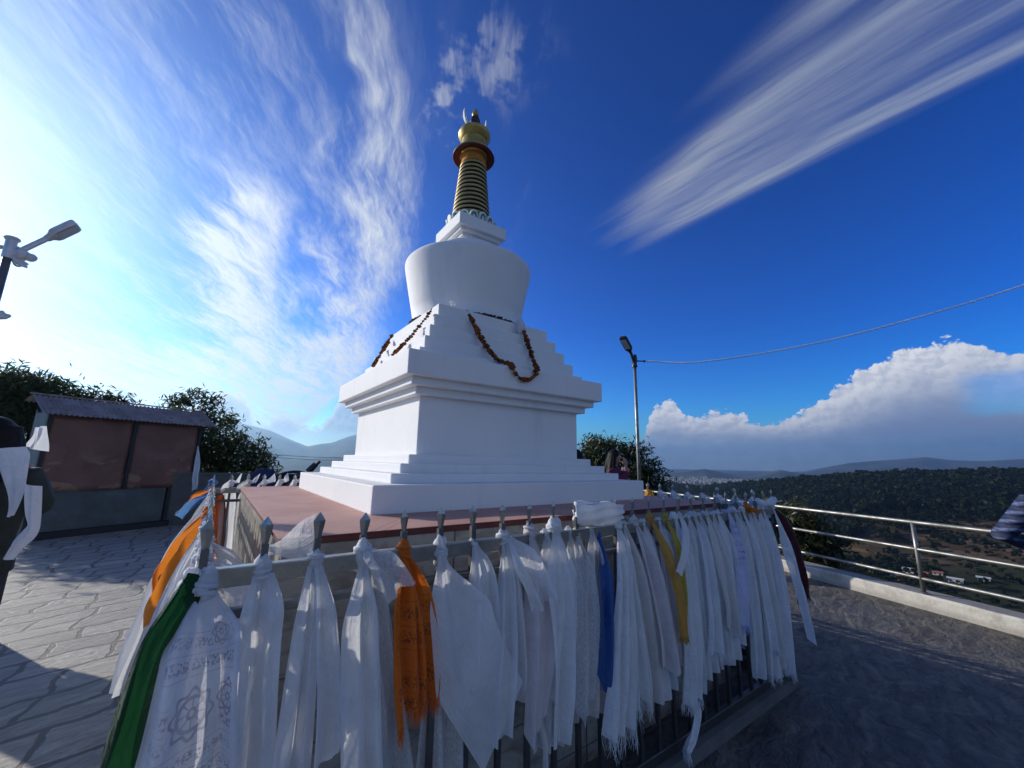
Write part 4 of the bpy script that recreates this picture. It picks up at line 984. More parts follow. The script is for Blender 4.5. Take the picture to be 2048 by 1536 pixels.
front(20.6, [(1517, 1357, 46, dict(pl=2.2, wm=40, bow=.010))], H['khata_b'], 'long white scarf just right of the blue printed one', .020, .06, .004, seed=121)
front(21.4, [(1546, 1352, 40, dict(pl=2.4, wm=36, bow=.008)), (1553, 1300, 18, dict(pl=1.5, y=-.07))], H['khata'], 'long white scarf under the orange knot with a torn slit', .020, .06, .002, seed=122, fr=.04)
front(22.4, [(1566, 1335, 34, dict(pl=2, wm=34, bow=.006))], H['khata_c'], 'long white scarf second from the right fence corner', .020, .06, .002, seed=123)
front(23.6, [(1585, 1366, 36, dict(pl=2, wm=32, bow=.006, tip='slantl'))], H['khata_b'], 'long white scarf beside the right corner of the front fence', .020, .06, .002, seed=124, fr=.03)
front(24.8, [(1628, 1292, 20, dict(pl=1.4, wm=40, bow=-.01, ga=.55, y=-.08, tip='point'))], H['khata'], 'white scarf blown out over the paving at the right fence corner', .022, .06, .002, seed=125)
front(25, [(1610, 1192, 44, dict(pl=1.6, wm=40, bow=.035, y=-.02, amp=.008, sx=.01, ga=.3))], H['maroon_cloth'], 'dark maroon scarf with a green edge at the right fence corner', .016, .05, -.01, seed=126, fr=.04)
front(22, [(1516, 1024, 16, dict(pl=2, w0=.02, amp=.012, y=-.05))], H['orange_plain'], 'small orange scarf knotted tight near the right fence corner', .028, .07, .012, seed=127)
for k_, ub, vb, wb, mt, lb in ((13.5, 1330, 1395, 64, 'khata', 'white scarf layered behind the pinkish one'), (14.5, 1362, 1330, 56, 'khata_b', 'white scarf hanging behind the ochre and yellow ones'),
        (16.6, 1418, 1350, 52, 'khata', 'white scarf tucked behind the short square strip'), (17.5, 1450, 1330, 50, 'khata_b', 'white scarf peeping out behind the frayed cornered one'),
        (18.6, 1468, 1320, 46, 'khata', 'white scarf behind the folded hem one'), (21, 1528, 1345, 42, 'khata_c', 'cream scarf between the blue printed one and the orange knot'),
        (22.0, 1560, 1352, 40, 'khata', 'white scarf directly beneath the orange knot'), (23.1, 1574, 1350, 38, 'khata_b', 'white scarf third from the right fence corner'),
        (8.6, 1094, 1500, 70, 'khata_b', 'white scarf filling the gap left of the hooded one'), (9.6, 1146, 1440, 60, 'sheer', 'sheer white scarf right of the hooded one'),
        (10.6, 1192, 1430, 52, 'khata_c', 'cream scarf between the narrow sheer one and the deep blue one')):
    front(k_, [(ub, vb, wb, dict(pl=2.8, wm=wb*.95, y=-.012, by=-.012, bow=.006, ga=.4))], H[mt], lb, .016, .05, -.006, seed=int(k_*31))
# wide white wrap across three spears
mb = MB(); rings = []
for i in range(40):
    t = i/39; x = spx(9.95)+(spx(12.25)-spx(9.95))*t; sag = -.012*math.sin(math.pi*t)-.02*max(0, t-.6)
    hh = .052*(.75+.35*math.sin(math.pi*min(1, t*1.15))**.5); cy = FY0-.004; zc = (.045+sag)*S*1.0
    ring = []
    for j in range(28):
        a = 2*math.pi*j/28
        rr = 1+.13*math.sin(6*a+2.5*t)+.07*math.sin(11*a-3*t)
        ring.append(Vector((x+.006*math.sin(a*3+t*20), cy-.006+.021*rr*math.cos(a)+.006*math.sin(6*a+5*t), zc+hh*rr*math.sin(a)+.004*math.sin(t*9+a))))
    rings.append(ring)
mb.loft(rings); o = mb.build('prayer_scarf', H['silk'], None, True, origin=(spx(11), FY0, .04)); tag(o, 'thick white scarf wrapped sideways across three spears', 'scarf', 'scarves tied along the front fence')
mb = MB(); rings = []
for i in range(24):
    t = i/23; x = spx(23.1)+(spx(25.1)-spx(23.1))*t; hh = .022*(1+.4*math.sin(9*t))
    rings.append([Vector((x, FY0-.01+.026*math.cos(a)*(1+.12*math.sin(4*a+7*t)), (.030-.022*math.sin(math.pi*t))*S+hh*math.sin(a)*(1+.12*math.sin(5*a+9*t)))) for a in np.linspace(0, 2*math.pi, 20, endpoint=False)])
mb.loft(rings); o = mb.build('prayer_scarf', H['khata'], None, True, origin=(spx(24), FY0, .03)); tag(o, 'twisted white scarf slung between the last two spears at the right corner', 'scarf', 'scarves tied along the front fence')
# sheer sail inside the fence at the third spear
mb = MB(); P = []; UV = []
for i in range(30):
    t = i/29; row = []
    for j in range(20):
        s_ = j/19
        top = on(632-104*t**1.1, 1026+62*t**.8, 1, FY0+.035+.07*t); bot = on(640-120*t, 1112+8*t, 1, FY0+.03+.03*t)
        p = top.lerp(bot, s_); bulge = .045*math.sin(math.pi*s_)*math.sin(math.pi*(.1+.9*t))+.009*math.sin(9*s_+5*t)
        p = p+Vector((0, bulge, .012*math.sin(6*t+3*s_)))
        row.append(p); UV.append((s_*.15, t*.3))
    P.append(row)
mb.grid(P, UV); o = mb.build('prayer_scarf', H['sheer'], None, True, origin=(spx(2), FY0+.03, 0)); tag(o, 'billowing sheer white scarf caught behind the third spear', 'scarf', 'scarves tied along the front fence')
# left fence, seen along its length
def lside(k, out, zb, hw, mat, label, pl=2.5, amp=.015, kr=.022, lean=0.0, tip='flat', seed=None, w0=.016, inside=False, top=0.0):
    seed = seed if seed is not None else int(k*11+200)
    y = FY0+SP*k; sg = 1 if inside else -1
    c = Vector((FX0+sg*.004, y, top*S)); mb = MB(); knot(mb, c, kr, .075, seed)
    a = c+Vector((sg*.012, 0, -.02)); out = out if inside else out*.55; b = Vector((FX0+sg*out*S, y+lean*S, zb*S))
    m1 = a.lerp(b, .3)+Vector((sg*.35*out*S*.5, 0, .0)); m2 = a.lerp(b, .66)+Vector((sg*.12*out*S, 0, 0))
    tail(mb, [a, m1, m2, b], w0, hw*S, pl, amp, tip, seed, (0, 1, 0), 23, 40)
    o = mb.build('prayer_scarf', mat, None, True, origin=c); tag(o, label, 'scarf', 'scarves tied along the left fence'); return o
lside(1.2, .20, -.95, .09, H['khata'], 'long white scarf on the left fence nearest the green one', w0=.022)
lside(2.0, .22, -.90, .09, H['khata_b'], 'white scarf on the left fence before the two orange ones', 3)
lside(3.0, .20, -.80, .08, H['khata_c'], 'cream scarf third along the left fence from the green one', 3)
lside(4.2, .22, -.84, .09, H['khata'], 'white scarf fourth along the left fence from the green one', 3)
lside(5.4, .24, -.80, .09, H['khata_b'], 'bluish white scarf on the left fence just before the orange pair', 3)
lside(6.8, .25, -.80, .09, H['khata'], 'crisp white scarf on the left fence touching the nearer orange one', 3)
lside(8.4, .21, -.42, .08, H['orange_plain'], 'orange scarf on the left fence with a rounded lower fold', 2, .03, .026, -.03, 'slant')
lside(10.0, .22, -.38, .11, H['orange_plain'], 'larger orange scarf on the left fence with bright creased folds', 3, .032, .026, -.05)
lside(11.6, .42, -.80, .10, H['khata'], 'white scarf on the left fence just beyond the larger orange one', 3)
lside(13.4, .42, -.85, .12, H['khata_b'], 'wide bluish white scarf midway along the left fence', 3)
lside(15.4, .42, -.78, .12, H['khata_c'], 'cream white scarf on the left fence before the small blue one', 3)
lside(17.4, .30, -.74, .12, H['khata_b'], 'white scarf on the left fence right against the small blue one', 3)
lside(19.0, .28, -.16, .07, H['light_blue'], 'small bright blue scarf on the left fence', 2, .02)
lside(21.0, .30, -.75, .12, H['khata'], 'white scarf third from the far corner of the left fence', 3)
lside(23.2, .22, -.12, .07, H['orange_plain'], 'small orange scarf near the far corner of the left fence', 2, .02)
lside(25.0, .08, -.12, .035, H['light_blue'], 'blue and white scarf flapping at the far left fence corner', 2, .02, .034, 0, 'flat', None, .02, False, .05)
lside(1.0, .14, -.28, .10, H['sheer'], 'sheer white scarf bulging inside the left fence by the near corner', 2, .02, .02, .10, 'flat', 301, .03, True)
lside(3.0, .13, -.22, .09, H['khata_c'], 'crumpled white scarf tucked inside the left fence', 2.5, .025, .02, .05, 'flat', 302, .03, True)
lside(5.2, .04, -.15, .025, H['orange_plain'], 'short orange end showing inside the left fence', 1.5, .01, .014, 0, 'flat', 303, .014, True)
# back fence
def bside(k, zb, hw, mat, label, puff=.03, seed=0, top=True, group='scarves tied along the back fence'):
    x = spx(k); c = Vector((x, FY1+.002, (.01 if top else -.05)*S)); mb = MB()
    if top: knot(mb, c+Vector((0, 0, .03)), .022, .085, seed)
    if top: tail(mb, [c+Vector((0, -.014, .050)), c+Vector((puff*.4, -.036, .01)), c+Vector((puff, -.046, -.058))], .014, .098, 2.2, .007, 'slant', seed+5, (1, 0, 0), 17, 14, None, 0, .95)
    tail(mb, [c+Vector((0, .012, -.03)), c+Vector((.0, .05, -.15)), Vector((x+.02, FY1+.07, zb*S*.6)), Vector((x+.02, FY1+.06, zb*S))], .03, hw*S, 2.5, .014, 'flat', seed, (1, 0, 0), 17, 26)
    o = mb.build('prayer_scarf', mat, None, True, origin=c); tag(o, label, 'scarf', group)
for i, (k, mt, lb) in enumerate(((1.0, 'khata', 'white scarf bunched on the back fence, nearest the far left corner'), (.55, 'red', 'red scarf hanging below the back fence rail'), (2.0, 'khata_c', 'white scarf with a square folded top on the back fence'),
        (3.0, 'khata', 'white scarf on the back fence left of the blue tarpaulin bundle'), (4.0, 'khata_b', 'wide white scarf on the back fence right of the blue tarpaulin bundle'), (5.0, 'khata', 'white scarf on the back fence in front of the black cable coil'), (6.0, 'khata_c', 'white scarf on the back fence touching the stupa plinth outline'))):
    bside(k, -.75, .06, H[mt], lb, (.03, .0, .01, .02, .05, .03, .02)[i], 400+i, top=(mt != 'red'))
# right fence: tops catch the sun beyond the platform
def rside(k, zb, hw, mat, label, seed):
    y = FY0+SP*k; c = Vector((FX1-.002, y, .015*S)); mb = MB(); knot(mb, c, .026, .10, seed)
    P = [[c+Vector((dx*(1+.1*math.sin(5*a)), .075*math.cos(a)*s_, -.05+.085*(1-s_)**.7)) for a in np.linspace(0, 2*math.pi, 14)] for dx, s_ in ((.0, .15), (.01, .5), (.02, .85), (.03, 1.0))]
    tail(mb, [c+Vector((-.014, -.01, .03)), c+Vector((-.035, -.05, -.005)), c+Vector((-.03, -.09, -.05)), c+Vector((.03, -.10, -.12))], .02, .045, 2, .01, 'flat', seed, (0, .6, .5), 15, 18)
    tail(mb, [c+Vector((.012, 0, -.02)), c+Vector((.06, 0, -.2)), Vector((FX1+.10*S, y, zb*S*.6)), Vector((FX1+.13*S, y, zb*S))], .02, hw*S, 2.5, .014, 'flat', seed+1, (0, 1, 0), 17, 26)
    o = mb.build('prayer_scarf', mat, None, True, origin=c); tag(o, label, 'scarf', 'scarves tied along the right fence')
for i, (k, mt, lb) in enumerate(((8, 'gold_cloth', 'ochre scarf on the right fence just past the plinth corner'), (7, 'khata', 'brilliant sunlit white scarf next to the ochre one on the right fence'), (6, 'khata_b', 'peaked sunlit white scarf on the right fence, second from the ochre one'),
        (5, 'khata', 'white scarf on the right fence, third from the ochre one'), (4, 'khata_c', 'white scarf on the right fence, fourth from the ochre one'), (3, 'khata', 'white scarf on the right fence, fifth from the ochre one'),
        (2, 'khata_b', 'white scarf on the right fence, second from the near right corner'), (1, 'khata', 'white scarf on the right fence next to the near right corner'))):
    rside(k, -.8, .055, H[mt], lb, 500+i*3)
# ------------------------------------------------------------------ garlands and cloth on the stupa
def garland(path, rad, mat, label, step=.55, seed=0):
    rk = random.Random(seed); C = spline(path, 160); mb = MB(); acc = 0
    mb.tube(C[::4], rad*.25, 5)
    for i in range(1, len(C)):
        acc += (C[i]-C[i-1]).length
        if acc > rad*step*2:
            acc = 0; c = C[i]+Vector((rk.uniform(-.2, .2), rk.uniform(-.2, .2), rk.uniform(-.2, .2)))*rad
            r_ = rad*rk.uniform(.55, 1.3); rings = []
            n = 9
            for a in range(6):
                th = math.pi*(.08+.84*a/5)
                rings.append([c+Vector((r_*math.sin(th)*math.cos(2*math.pi*j/n+a*.35)*(1+.22*(j % 2)), r_*math.sin(th)*math.sin(2*math.pi*j/n+a*.35)*(1+.22*(j % 2)), -r_*.8*math.cos(th)*(1+.1*rk.uniform(-1, 1)))) for j in range(n)])
            mb.loft(rings)
    o = mb.build('flower_garland', mat, None, False, origin=path[0]); tag(o, label, 'garland', 'flower garlands on the stupa')
nY = Vector((0, -1, -.509*1.0)).normalized(); nY = Vector((0, -1, .509)).normalized()
pY = Vector((0, (-.491-.018)*S, (1.317+.012)*S)); nX = Vector((-1, 0, .509)).normalized(); pX = Vector(((-.491-.018)*S, 0, (1.317+.012)*S))
up_ = [onplane(u, v, pY, nY) for u, v in ((938, 627), (948, 648), (960, 672), (973, 693), (988, 713), (1006, 724))]
mid_ = [on(u, v, 1, -.817*S) for u, v in ((1027, 740), (1036, 752), (1050, 760), (1064, 756), (1073, 746), (1071, 738))]
dn_ = [onplane(u, v, pY, nY) for u, v in ((1067, 722), (1061, 702), (1055, 684), (1048, 664))]
lip = Vector((up_[-1].lerp(mid_[0], .75).x, -.80*S, .886*S)); lip2 = Vector((dn_[0].lerp(mid_[-1], .6).x, -.80*S, .888*S))
garland(up_+[lip]+mid_+[lip2]+dn_, .0175*S, M['marigold'], 'long marigold garland looping over the shaded face of the stupa', seed=1)
garland([onplane(u, v, pX, nX) for u, v in ((864, 617), (852, 635), (838, 653), (822, 672), (806, 690), (783, 712))], .014*S, M['marigold'], 'marigold garland on the sunlit steps nearer the stupa corner', .75, 2)
garland([onplane(u, v, pX, nX) for u, v in ((786, 668), (776, 684), (765, 702), (755, 718), (746, 733))], .0155*S, M['marigold'], 'marigold garland on the sunlit steps farther from the stupa corner', .6, 3)
C_ = []
for i in range(80):
    a = 2*math.pi*i/79; C_.append(Vector((.468*S*math.cos(a), .468*S*math.sin(a), (1.331+.006*math.sin(9*a))*S)))
mb = MB(); mb.tube(C_, .006*S, 6, False); rk = random.Random(5)
for i in range(90):
    a = 6.283*i/90+rk.uniform(-.02, .02); c = Vector((.472*S*math.cos(a), .472*S*math.sin(a), (1.334+rk.uniform(-.004, .01))*S)); mb.ell(c, (.017*S*rk.uniform(.5, 1.2), .017*S*rk.uniform(.5, 1.2), .010*S), 7, 4)
o = mb.build('leaf_garland', M['string'], None, False); tag(o, 'dark withered garland ringing the foot of the dome', 'garland')
def clothlump(u, v, n_, p_, sz, label, hang=0.0):
    c = onplane(u, v, p_, n_); mb = MB(); rk = random.Random(int(u))
    rings = []
    for i in range(14):
        t = i/13; z = sz*(.6-1.2*t)-hang*t; rr = sz*(.25+.55*math.sin(math.pi*(.15+.8*t)))
        rings.append([c+Vector((rr*math.cos(a)*(1+.32*math.sin(3*a+t*5)+.15*math.sin(7*a-t*8)), rr*.6*math.sin(a)*(1+.3*math.sin(4*a)), z+.22*sz*math.sin(3*a+t*9))) for a in np.linspace(0, 6.283, 14, endpoint=False)])
    mb.loft(rings); o = mb.build('knotted_cloth', M['khata'], None, True, origin=c); tag(o, label, 'cloth', 'white cloths tied at the foot of the dome')
clothlump(905, 607, Vector((0, -1, 0)), Vector((0, -.47*S, 0)), .030, 'small crumpled white cloth at the foot of the dome above the near corner')
clothlump(1041, 648, nY, pY, .058, 'white cloth tied above the right end of the marigold loop', .07)
# ------------------------------------------------------------------ lamp poles and wire
def lamp_head(mb_h, mb_l, p, d, ln, w_, th):
    d = d.normalized(); sd = d.cross(Vector((0, 0, 1))).normalized(); up = sd.cross(d)
    prof = [(0, .28), (.06, .34), (.14, .42), (.26, .92), (.34, 1.0), (.9, 1.0), (.97, .9), (1.0, .7)]
    rings = []
    for t, k_ in prof:
        ww = w_*k_; hh = th*(.55+.45*k_)
        rings.append([p+d*ln*t+sd*ww*cx+up*hh*cz for cx, cz in ((-.9, -1), (.9, -1), (1, -.6), (1, .5), (.8, 1), (-.8, 1), (-1, .5), (-1, -.6))])
    mb_h.loft(rings)
    q0 = p+d*ln*.33-up*(th+.003); 
    vs = [q0-sd*w_*.72, q0+sd*w_*.72, q0+d*ln*.58+sd*w_*.72, q0+d*ln*.58-sd*w_*.72]
    mb_l.add([v for v in vs]+[v-up*.006 for v in vs], [(0, 1, 2, 3), (7, 6, 5, 4), (0, 4, 5, 1), (1, 5, 6, 2), (2, 6, 7, 3), (3, 7, 4, 0)])
topR = along(1269, 722, 8*S); baseR = Vector((topR.x, topR.y, GZ))
lp = thing('street_lamp', baseR, 'slim grey street lamp with a tilted black head behind the stupa', 'street lamp')
mb = MB(); mb.tube([baseR, baseR.lerp(topR, .5), topR], [.040, .037, .034], 14); mb.build('pole', M['gal'], lp, True, origin=baseR)
hp = along(1262, 706, 7.9*S); ht = along(1245, 674, 7.55*S)
mb = MB(); mb.tube([topR-Vector((0, 0, .08)), hp], .03, 10)
for z in (-.12, .0, .06): mb.lathe([(.062, z-.02), (.062, z+.02)], 14, topR)
mb.tube([topR+Vector((0, 0, -.12)), topR+Vector((0, 0, .14))], .05, 10)
mb.tube([topR+Vector((-.02, 0, .0)), topR+Vector((.17, -.12, .0))], .014, 6); mb.ell(topR+Vector((.18, -.13, 0)), (.03, .03, .03), 8, 6)
mb.build('bracket', M['lamp_black'], lp, False, origin=baseR)
a_, b_ = MB(), MB(); lamp_head(a_, b_, hp, ht-hp, (ht-hp).length, .088, .035); hd = a_.build('lamp_head', M['lamp_black'], lp, False, origin=baseR)
l_ = b_.build('lens', M['lens'], None, False, origin=baseR); l_.parent = hd; l_.location = (0, 0, 0)
wa = topR+Vector((.18, -.13, 0)); mb = MB(); wp = []
ctrl = [wa, along(1400, 724, 7.9*S), along(1600, 693, 8.1*S), along(1800, 645, 8.6*S), along(2048, 570, 9.5*S), along(2300, 470, 10.5*S)]
Cw = spline(ctrl, 260)
for sg in (0, math.pi):
    mb.tube([p+Vector((.3, .7, 0)).normalized()*(.014*math.cos(i*.9+sg))+Vector((0, 0, .014*math.sin(i*.9+sg))) for i, p in enumerate(Cw)], .0065, 5)
o = mb.build('overhead_cable', M['cable_white'], None, True, origin=wa); tag(o, 'pale twisted cable strung from the lamp pole across the sky', 'cable')
topL = along(22, 488, 5*S); lowL = along(0, 640, 5*S); baseL = Vector((topL.x, topL.y, GZ))
ll = thing('street_lamp', baseL, 'hazy street lamp with cable clutter at the left edge of the photo', 'street lamp')
mb = MB(); mb.tube([baseL, baseL.lerp(topL, .5), topL+Vector((0, 0, .03))], [.034, .031, .029], 14); mb.build('pole', M['gal'], ll, True, origin=baseL)
hpL = along(92, 478, 5*S); htL = along(154, 449, 4.95*S)
mb = MB(); mb.tube([along(34, 505, 5*S), hpL], .024, 10); mb.tube([topL+Vector((0, 0, -.14)), topL+Vector((0, 0, .06))], .038, 10)
mb.lathe([(.045, -.015), (.055, 0), (.045, .015)], 12, topL+Vector((0, 0, .05))); mb.build('bracket', M['lamp_glare_grey'], ll, False, origin=baseL)
a_, b_ = MB(), MB(); lamp_head(a_, b_, hpL, htL-hpL, (htL-hpL).length, .085, .03); hd = a_.build('lamp_head', M['lamp_glare_grey'], ll, False, origin=baseL)
l_ = b_.build('lens', M['lens'], None, False, origin=baseL); l_.parent = hd; l_.location = (0, 0, 0)
mb = MB(); rk = random.Random(9)
for i in range(11):
    a = along(18+rk.uniform(-6, 18), 500+rk.uniform(-8, 12), 5*S); b = along(52+rk.uniform(-14, 14), 520+rk.uniform(-8, 16), 5*S); m_ = a.lerp(b, .5)+Vector((0, 0, rk.uniform(-.06, .06)))
    mb.tube(spline([a, m_, b], 9), rk.uniform(.008, .016), 6)
mb.ell(along(60, 515, 5*S), (.05, .04, .04), 8, 6); mb.ell(along(40, 508, 5*S), (.07, .05, .05), 8, 6)
mb.tube(spline([along(20, 495, 5*S), along(-20, 488, 5.1*S), along(-90, 470, 5.3*S)], 8), .010, 6); mb.tube(spline([along(20, 495, 5*S), along(-20, 496, 5.1*S), along(-90, 490, 5.3*S)], 8), .010, 6)
mb.build('wiring', M['lamp_glare_grey'], ll, False, origin=baseL)
mb = MB(); mb.tube(spline([along(-8, 626, 5*S), along(8, 632, 5*S), along(22, 631, 5*S)], 6), [.03, .045, .04, .03, .02, .01], 8); mb.build('clamp', M['lamp_glare_grey'], ll, False, origin=baseL)
# ------------------------------------------------------------------ kiosk
KA = Vector((-3.85, 6.67, 0))*S; KB = Vector((-2.24, 7.60, 0))*S
kd = (KB-KA).normalized(); kn = Vector((kd.y, -kd.x, 0))                # towards the camera
KM = Matrix.Translation((KA.x, KA.y, 0)) @ Matrix((( kd.x, kn.x, 0, 0), (kd.y, kn.y, 0, 0), (0, 0, 1, 0), (0, 0, 0, 1)))
ks = thing('kiosk', (KA.x, KA.y, GZ), 'closed wooden kiosk with corrugated roof and faded maroon tarpaulin front', 'kiosk')
def kbox(name, mat, *b, bv=0):
    mb = MB(); mb.box(*[q*S for q in b], KM); o = mb.build(name, mat, ks); o.location = -ks.location
    if bv: bevel(o, bv)
    return o
kbox('back_wall', M['shutter'], -.02, 2.24, -.50, -.46, -1.09, .95); kbox('side_wall', M['shutter'], -.02, .03, -.46, -.06, -1.09, .9); kbox('side_wall', M['shutter'], 2.19, 2.24, -.46, -.06, -1.09, .9)
kbox('front_panel', M['shutter'], .05, 1.80, -.10, -.06, -.98, -.36); kbox('front_panel', M['shutter'], 1.86, 2.17, -.10, -.06, -.98, -.36); kbox('base_board', M['frame'], -.02, 2.24, -.055, .01, -1.09, -.985)
for x in (-.02, 1.10, 2.19): kbox('post', M['frame'], x, x+.05, -.055, .0, -.98 if x != 1.10 else -.36, .86)
kbox('post', M['frame'], 1.81, 1.85, -.055, -.01, -.98, -.37); kbox('header', M['frame'], -.02, 2.24, -.056, .004, .862, .93)
for x0, x1 in ((.035, 1.095), (1.155, 2.185)):
    mb = MB(); P = []
    for i in range(15):
        row = []
        for j in range(19):
            u = j/18; v = i/14; row.append(KM @ Vector(((x0+(x1-x0)*u)*S, (-.035+.02*math.sin(5*u+3*v)*math.sin(math.pi*u)+.012*math.sin(11*v+4*u)*math.sin(math.pi*v))*S, (.86-(.86+.36)*v)*S)))
        P.append(row)
    mb.grid(P); o = mb.build('tarpaulin', M['tarp'], ks, True); o.location = -ks.location
    so = o.modifiers.new('solid', 'SOLIDIFY'); so.thickness = .006
mb = MB(); P = []
for i in range(7):
    row = []
    for j in range(161):
        t = j/160; v = i/6; cr = .012*math.sin(j*2*math.pi/4)
        row.append(KM @ Vector(((-.14+2.56*t)*S, (.16-.80*v)*S, (.87+.33*min(1, v/.7) - .10*max(0, (v-.7)/.3)+cr)*S)))
    P.append(row)
mb.grid(P); o = mb.build('roof', M['roof'], ks); o.location = -ks.location; so = o.modifiers.new('solid', 'SOLIDIFY'); so.thickness = .012
kbox('ridge_cap', M['roof'], -.15, 2.43, -.46, -.38, 1.205, 1.222)
# white cloths on the kiosk
def kcloth(u0, v0, u1, v1, w0, w1, d, label, seed, mat='khata'):
    a = along(u0, v0, d); b = along(u1, v1, d); mb = MB(); rk = random.Random(seed)
    side = C_R.copy(); side.z = 0; side.normalize()
    tail(mb, [a, a.lerp(b, .35)+side*.02, a.lerp(b, .7), b], w0, w1, 2.2, .03, 'slant', seed, side, 17, 26, None, 0, .4)
    o = mb.build('prayer_scarf', M[mat], None, True, origin=a); tag(o, label, 'scarf', 'white cloths hung on the kiosk')
kcloth(396, 892, 388, 985, .01, .07, 9.75*S, 'white cloth hanging from the right post of the kiosk', 61)
# ------------------------------------------------------------------ clutter behind the fence
mb = MB(); a = along(340, 962, 10.6*S); b = along(720, 962, 9.4*S)
d_ = (b-a); d_.z = 0; L_ = d_.length; d_.normalize(); nn = Vector((-d_.y, d_.x, 0))
Mt = Matrix((( d_.x, nn.x, 0, a.x), (d_.y, nn.y, 0, a.y), (0, 0, 1, 0), (0, 0, 0, 1)))
mb.box(0, L_+6, 0, .18, GZ-1.0, -.14*S+.02, Mt); mb.box(-.03, L_+6.03, -.02, .2, -.14*S+.02, -.14*S+.07, Mt)
tag(mb.build('parapet_wall', M['wallgrey']), 'low grey parapet wall behind the back fence', 'wall')
cc = along(588, 958, 8.8*S); mb = MB(); sd = C_R.copy(); sd.z = 0; sd.normalize()
for i in range(9):
    rr = .52*(1-.05*i)+rnd.uniform(-.02, .02); cx = cc+sd*rnd.uniform(-.10, .22)+Vector((0, 0, -.25+rnd.uniform(-.03, .03))); tw = rnd.uniform(-.25, .25)
    mb.tube([cx+(sd*math.cos(q)+C_F*math.cos(q)*tw)*rr*1.05+Vector((0, 0, math.sin(q)*rr*.78)) for q in np.linspace(0, 6.283, 40)], .022, 7, False)
tag(mb.build('cable_coil', M['cable_black'], None, True), 'loose coil of thick black cable behind the back fence', 'cable coil')
mb = MB(); p0 = along(600, 962, 8.6*S); p1 = along(640, 922, 8.6*S); mb.tube([p0-Vector((0, 0, .9)), p0, p1], [.03, .045, .035], 8); q0 = along(616, 944, 8.55*S); q1 = along(632, 928, 8.55*S); mb.tube([q0, q1], [.07, .06], 4)
tag(mb.build('slanted_post', M['frame']), 'dark slanted post leaning beside the black cable coil', 'post')
mb = MB(); bc = along(528, 962, 8.9*S); rk = random.Random(4); rings = []
for i in range(12):
    t = i/11; rr = .36*math.sin(math.pi*(.12+.80*t))**.6
    rings.append([bc+sd*rr*math.cos(q)*(1+.12*math.sin(3*q+4*t))+C_F*rr*.7*math.sin(q)*(1+.1*math.sin(5*q))+Vector((0, 0, -1.0+1.25*t+.03*math.sin(4*q))) for q in np.linspace(0, 6.283, 18, endpoint=False)])
mb.loft(rings); tag(mb.build('tarp_bundle', M['bluebag'], None, True), 'dark blue tarpaulin bundle between the bush and the cable coil', 'tarpaulin')
for v0, v1, lb in ((905, 918, 'upper thin power line crossing before the left mountains'), (911, 923, 'lower thin power line crossing before the left mountains')):
    p0, p1 = along(430, v0-6, 26*S), along(760, v1, 24*S); mb = MB()
    mb.tube(spline([p0, p0.lerp(p1, .5)-Vector((0, 0, .12)), p1], 24), .011, 5); tag(mb.build('power_line', M['cable_black'], None, False, origin=p0), lb, 'cable', 'power lines beyond the parapet')
# ------------------------------------------------------------------ trees
def tree(name, base, blobs, leafsize, nleaf, mat, label, cat, seed, drop=.35, group=None, trunk_r=.12):
    rs_ = np.random.RandomState(seed); base = Vector(base)
    t = thing(name, base, label, cat, group)
    mb = MB(); top = sum((Vector(b[0]) for b in blobs), Vector((0, 0, 0)))/len(blobs)
    mb.tube(spline([base, base.lerp(top, .35)+Vector((.06, .03, 0)), base.lerp(top, .75)], 8), [trunk_r*(1-.07*i) for i in range(8)], 9)
    for c, r_ in blobs:
        c = Vector(c); s0 = base.lerp(top, .55)
        mb.tube(spline([s0, s0.lerp(c, .5)+Vector((0, 0, -.1)), c], 7), [trunk_r*.55*(1-.11*i) for i in range(7)], 6)
        for q in range(7):
            dv = Vector(rs_.normal(size=3)); dv.z = abs(dv.z)*.7; dv.normalize(); e_ = c+Vector((dv.x*r_[0], dv.y*r_[1], dv.z*r_[2]))*1.02
            mb.tube(spline([c.lerp(e_, .0), c.lerp(e_, .5)+Vector((0, 0, .05)), e_], 5), [trunk_r*.2, trunk_r*.15, trunk_r*.1, trunk_r*.07, trunk_r*.04], 5)
    mb.build('trunk', M['bark'], t, True, origin=base)
    cs = []; tot = sum(b[1][0]*b[1][1]*b[1][2] for b in blobs)
    for c, r_ in blobs:
        n = int(nleaf*(r_[0]*r_[1]*r_[2])/tot); ncl = max(10, n//26)
        dv = rs_.normal(size=(ncl, 3)); dv /= np.linalg.norm(dv, axis=1, keepdims=True); rad = rs_.uniform(.35, 1.0, (ncl, 1))**.5
        cl = np.array(c)+dv*rad*np.array(r_)*rs_.uniform(.86, 1.12, (ncl, 1))
        k_ = rs_.randint(0, ncl, n)
        cs.append(cl[k_]+rs_.normal(size=(n, 3))*leafsize*1.5)
    c = np.vstack(cs); n = len(c)
    a = rs_.normal(size=(n, 3)); a[:, 2] -= drop*1.4; a /= np.linalg.norm(a, axis=1, keepdims=True)
    b = rs_.normal(size=(n, 3)); b -= a*np.sum(a*b, 1, keepdims=True); b /= np.linalg.norm(b, axis=1, keepdims=True)
    l = leafsize*rs_.uniform(.7, 1.4, (n, 1)); w_ = l*.22
    nn_ = np.cross(a, b)*l*.12
    V = np.stack([c-a*l, c-b*w_+nn_, c+a*l, c+b*w_+nn_], 1).reshape(-1, 3)-np.array(base)
    o = np_mesh('crown', V, np.arange(4*n).reshape(-1, 4), mat); o.parent = t
    return t
def bl(u, v, d, ru, rv, rd): 
    c = along(u, v, d); k_ = (c-CAM).dot(C_F)/F_PX; return (tuple(c), (ru*k_, rd, rv*k_))
D_ = 12.5*S
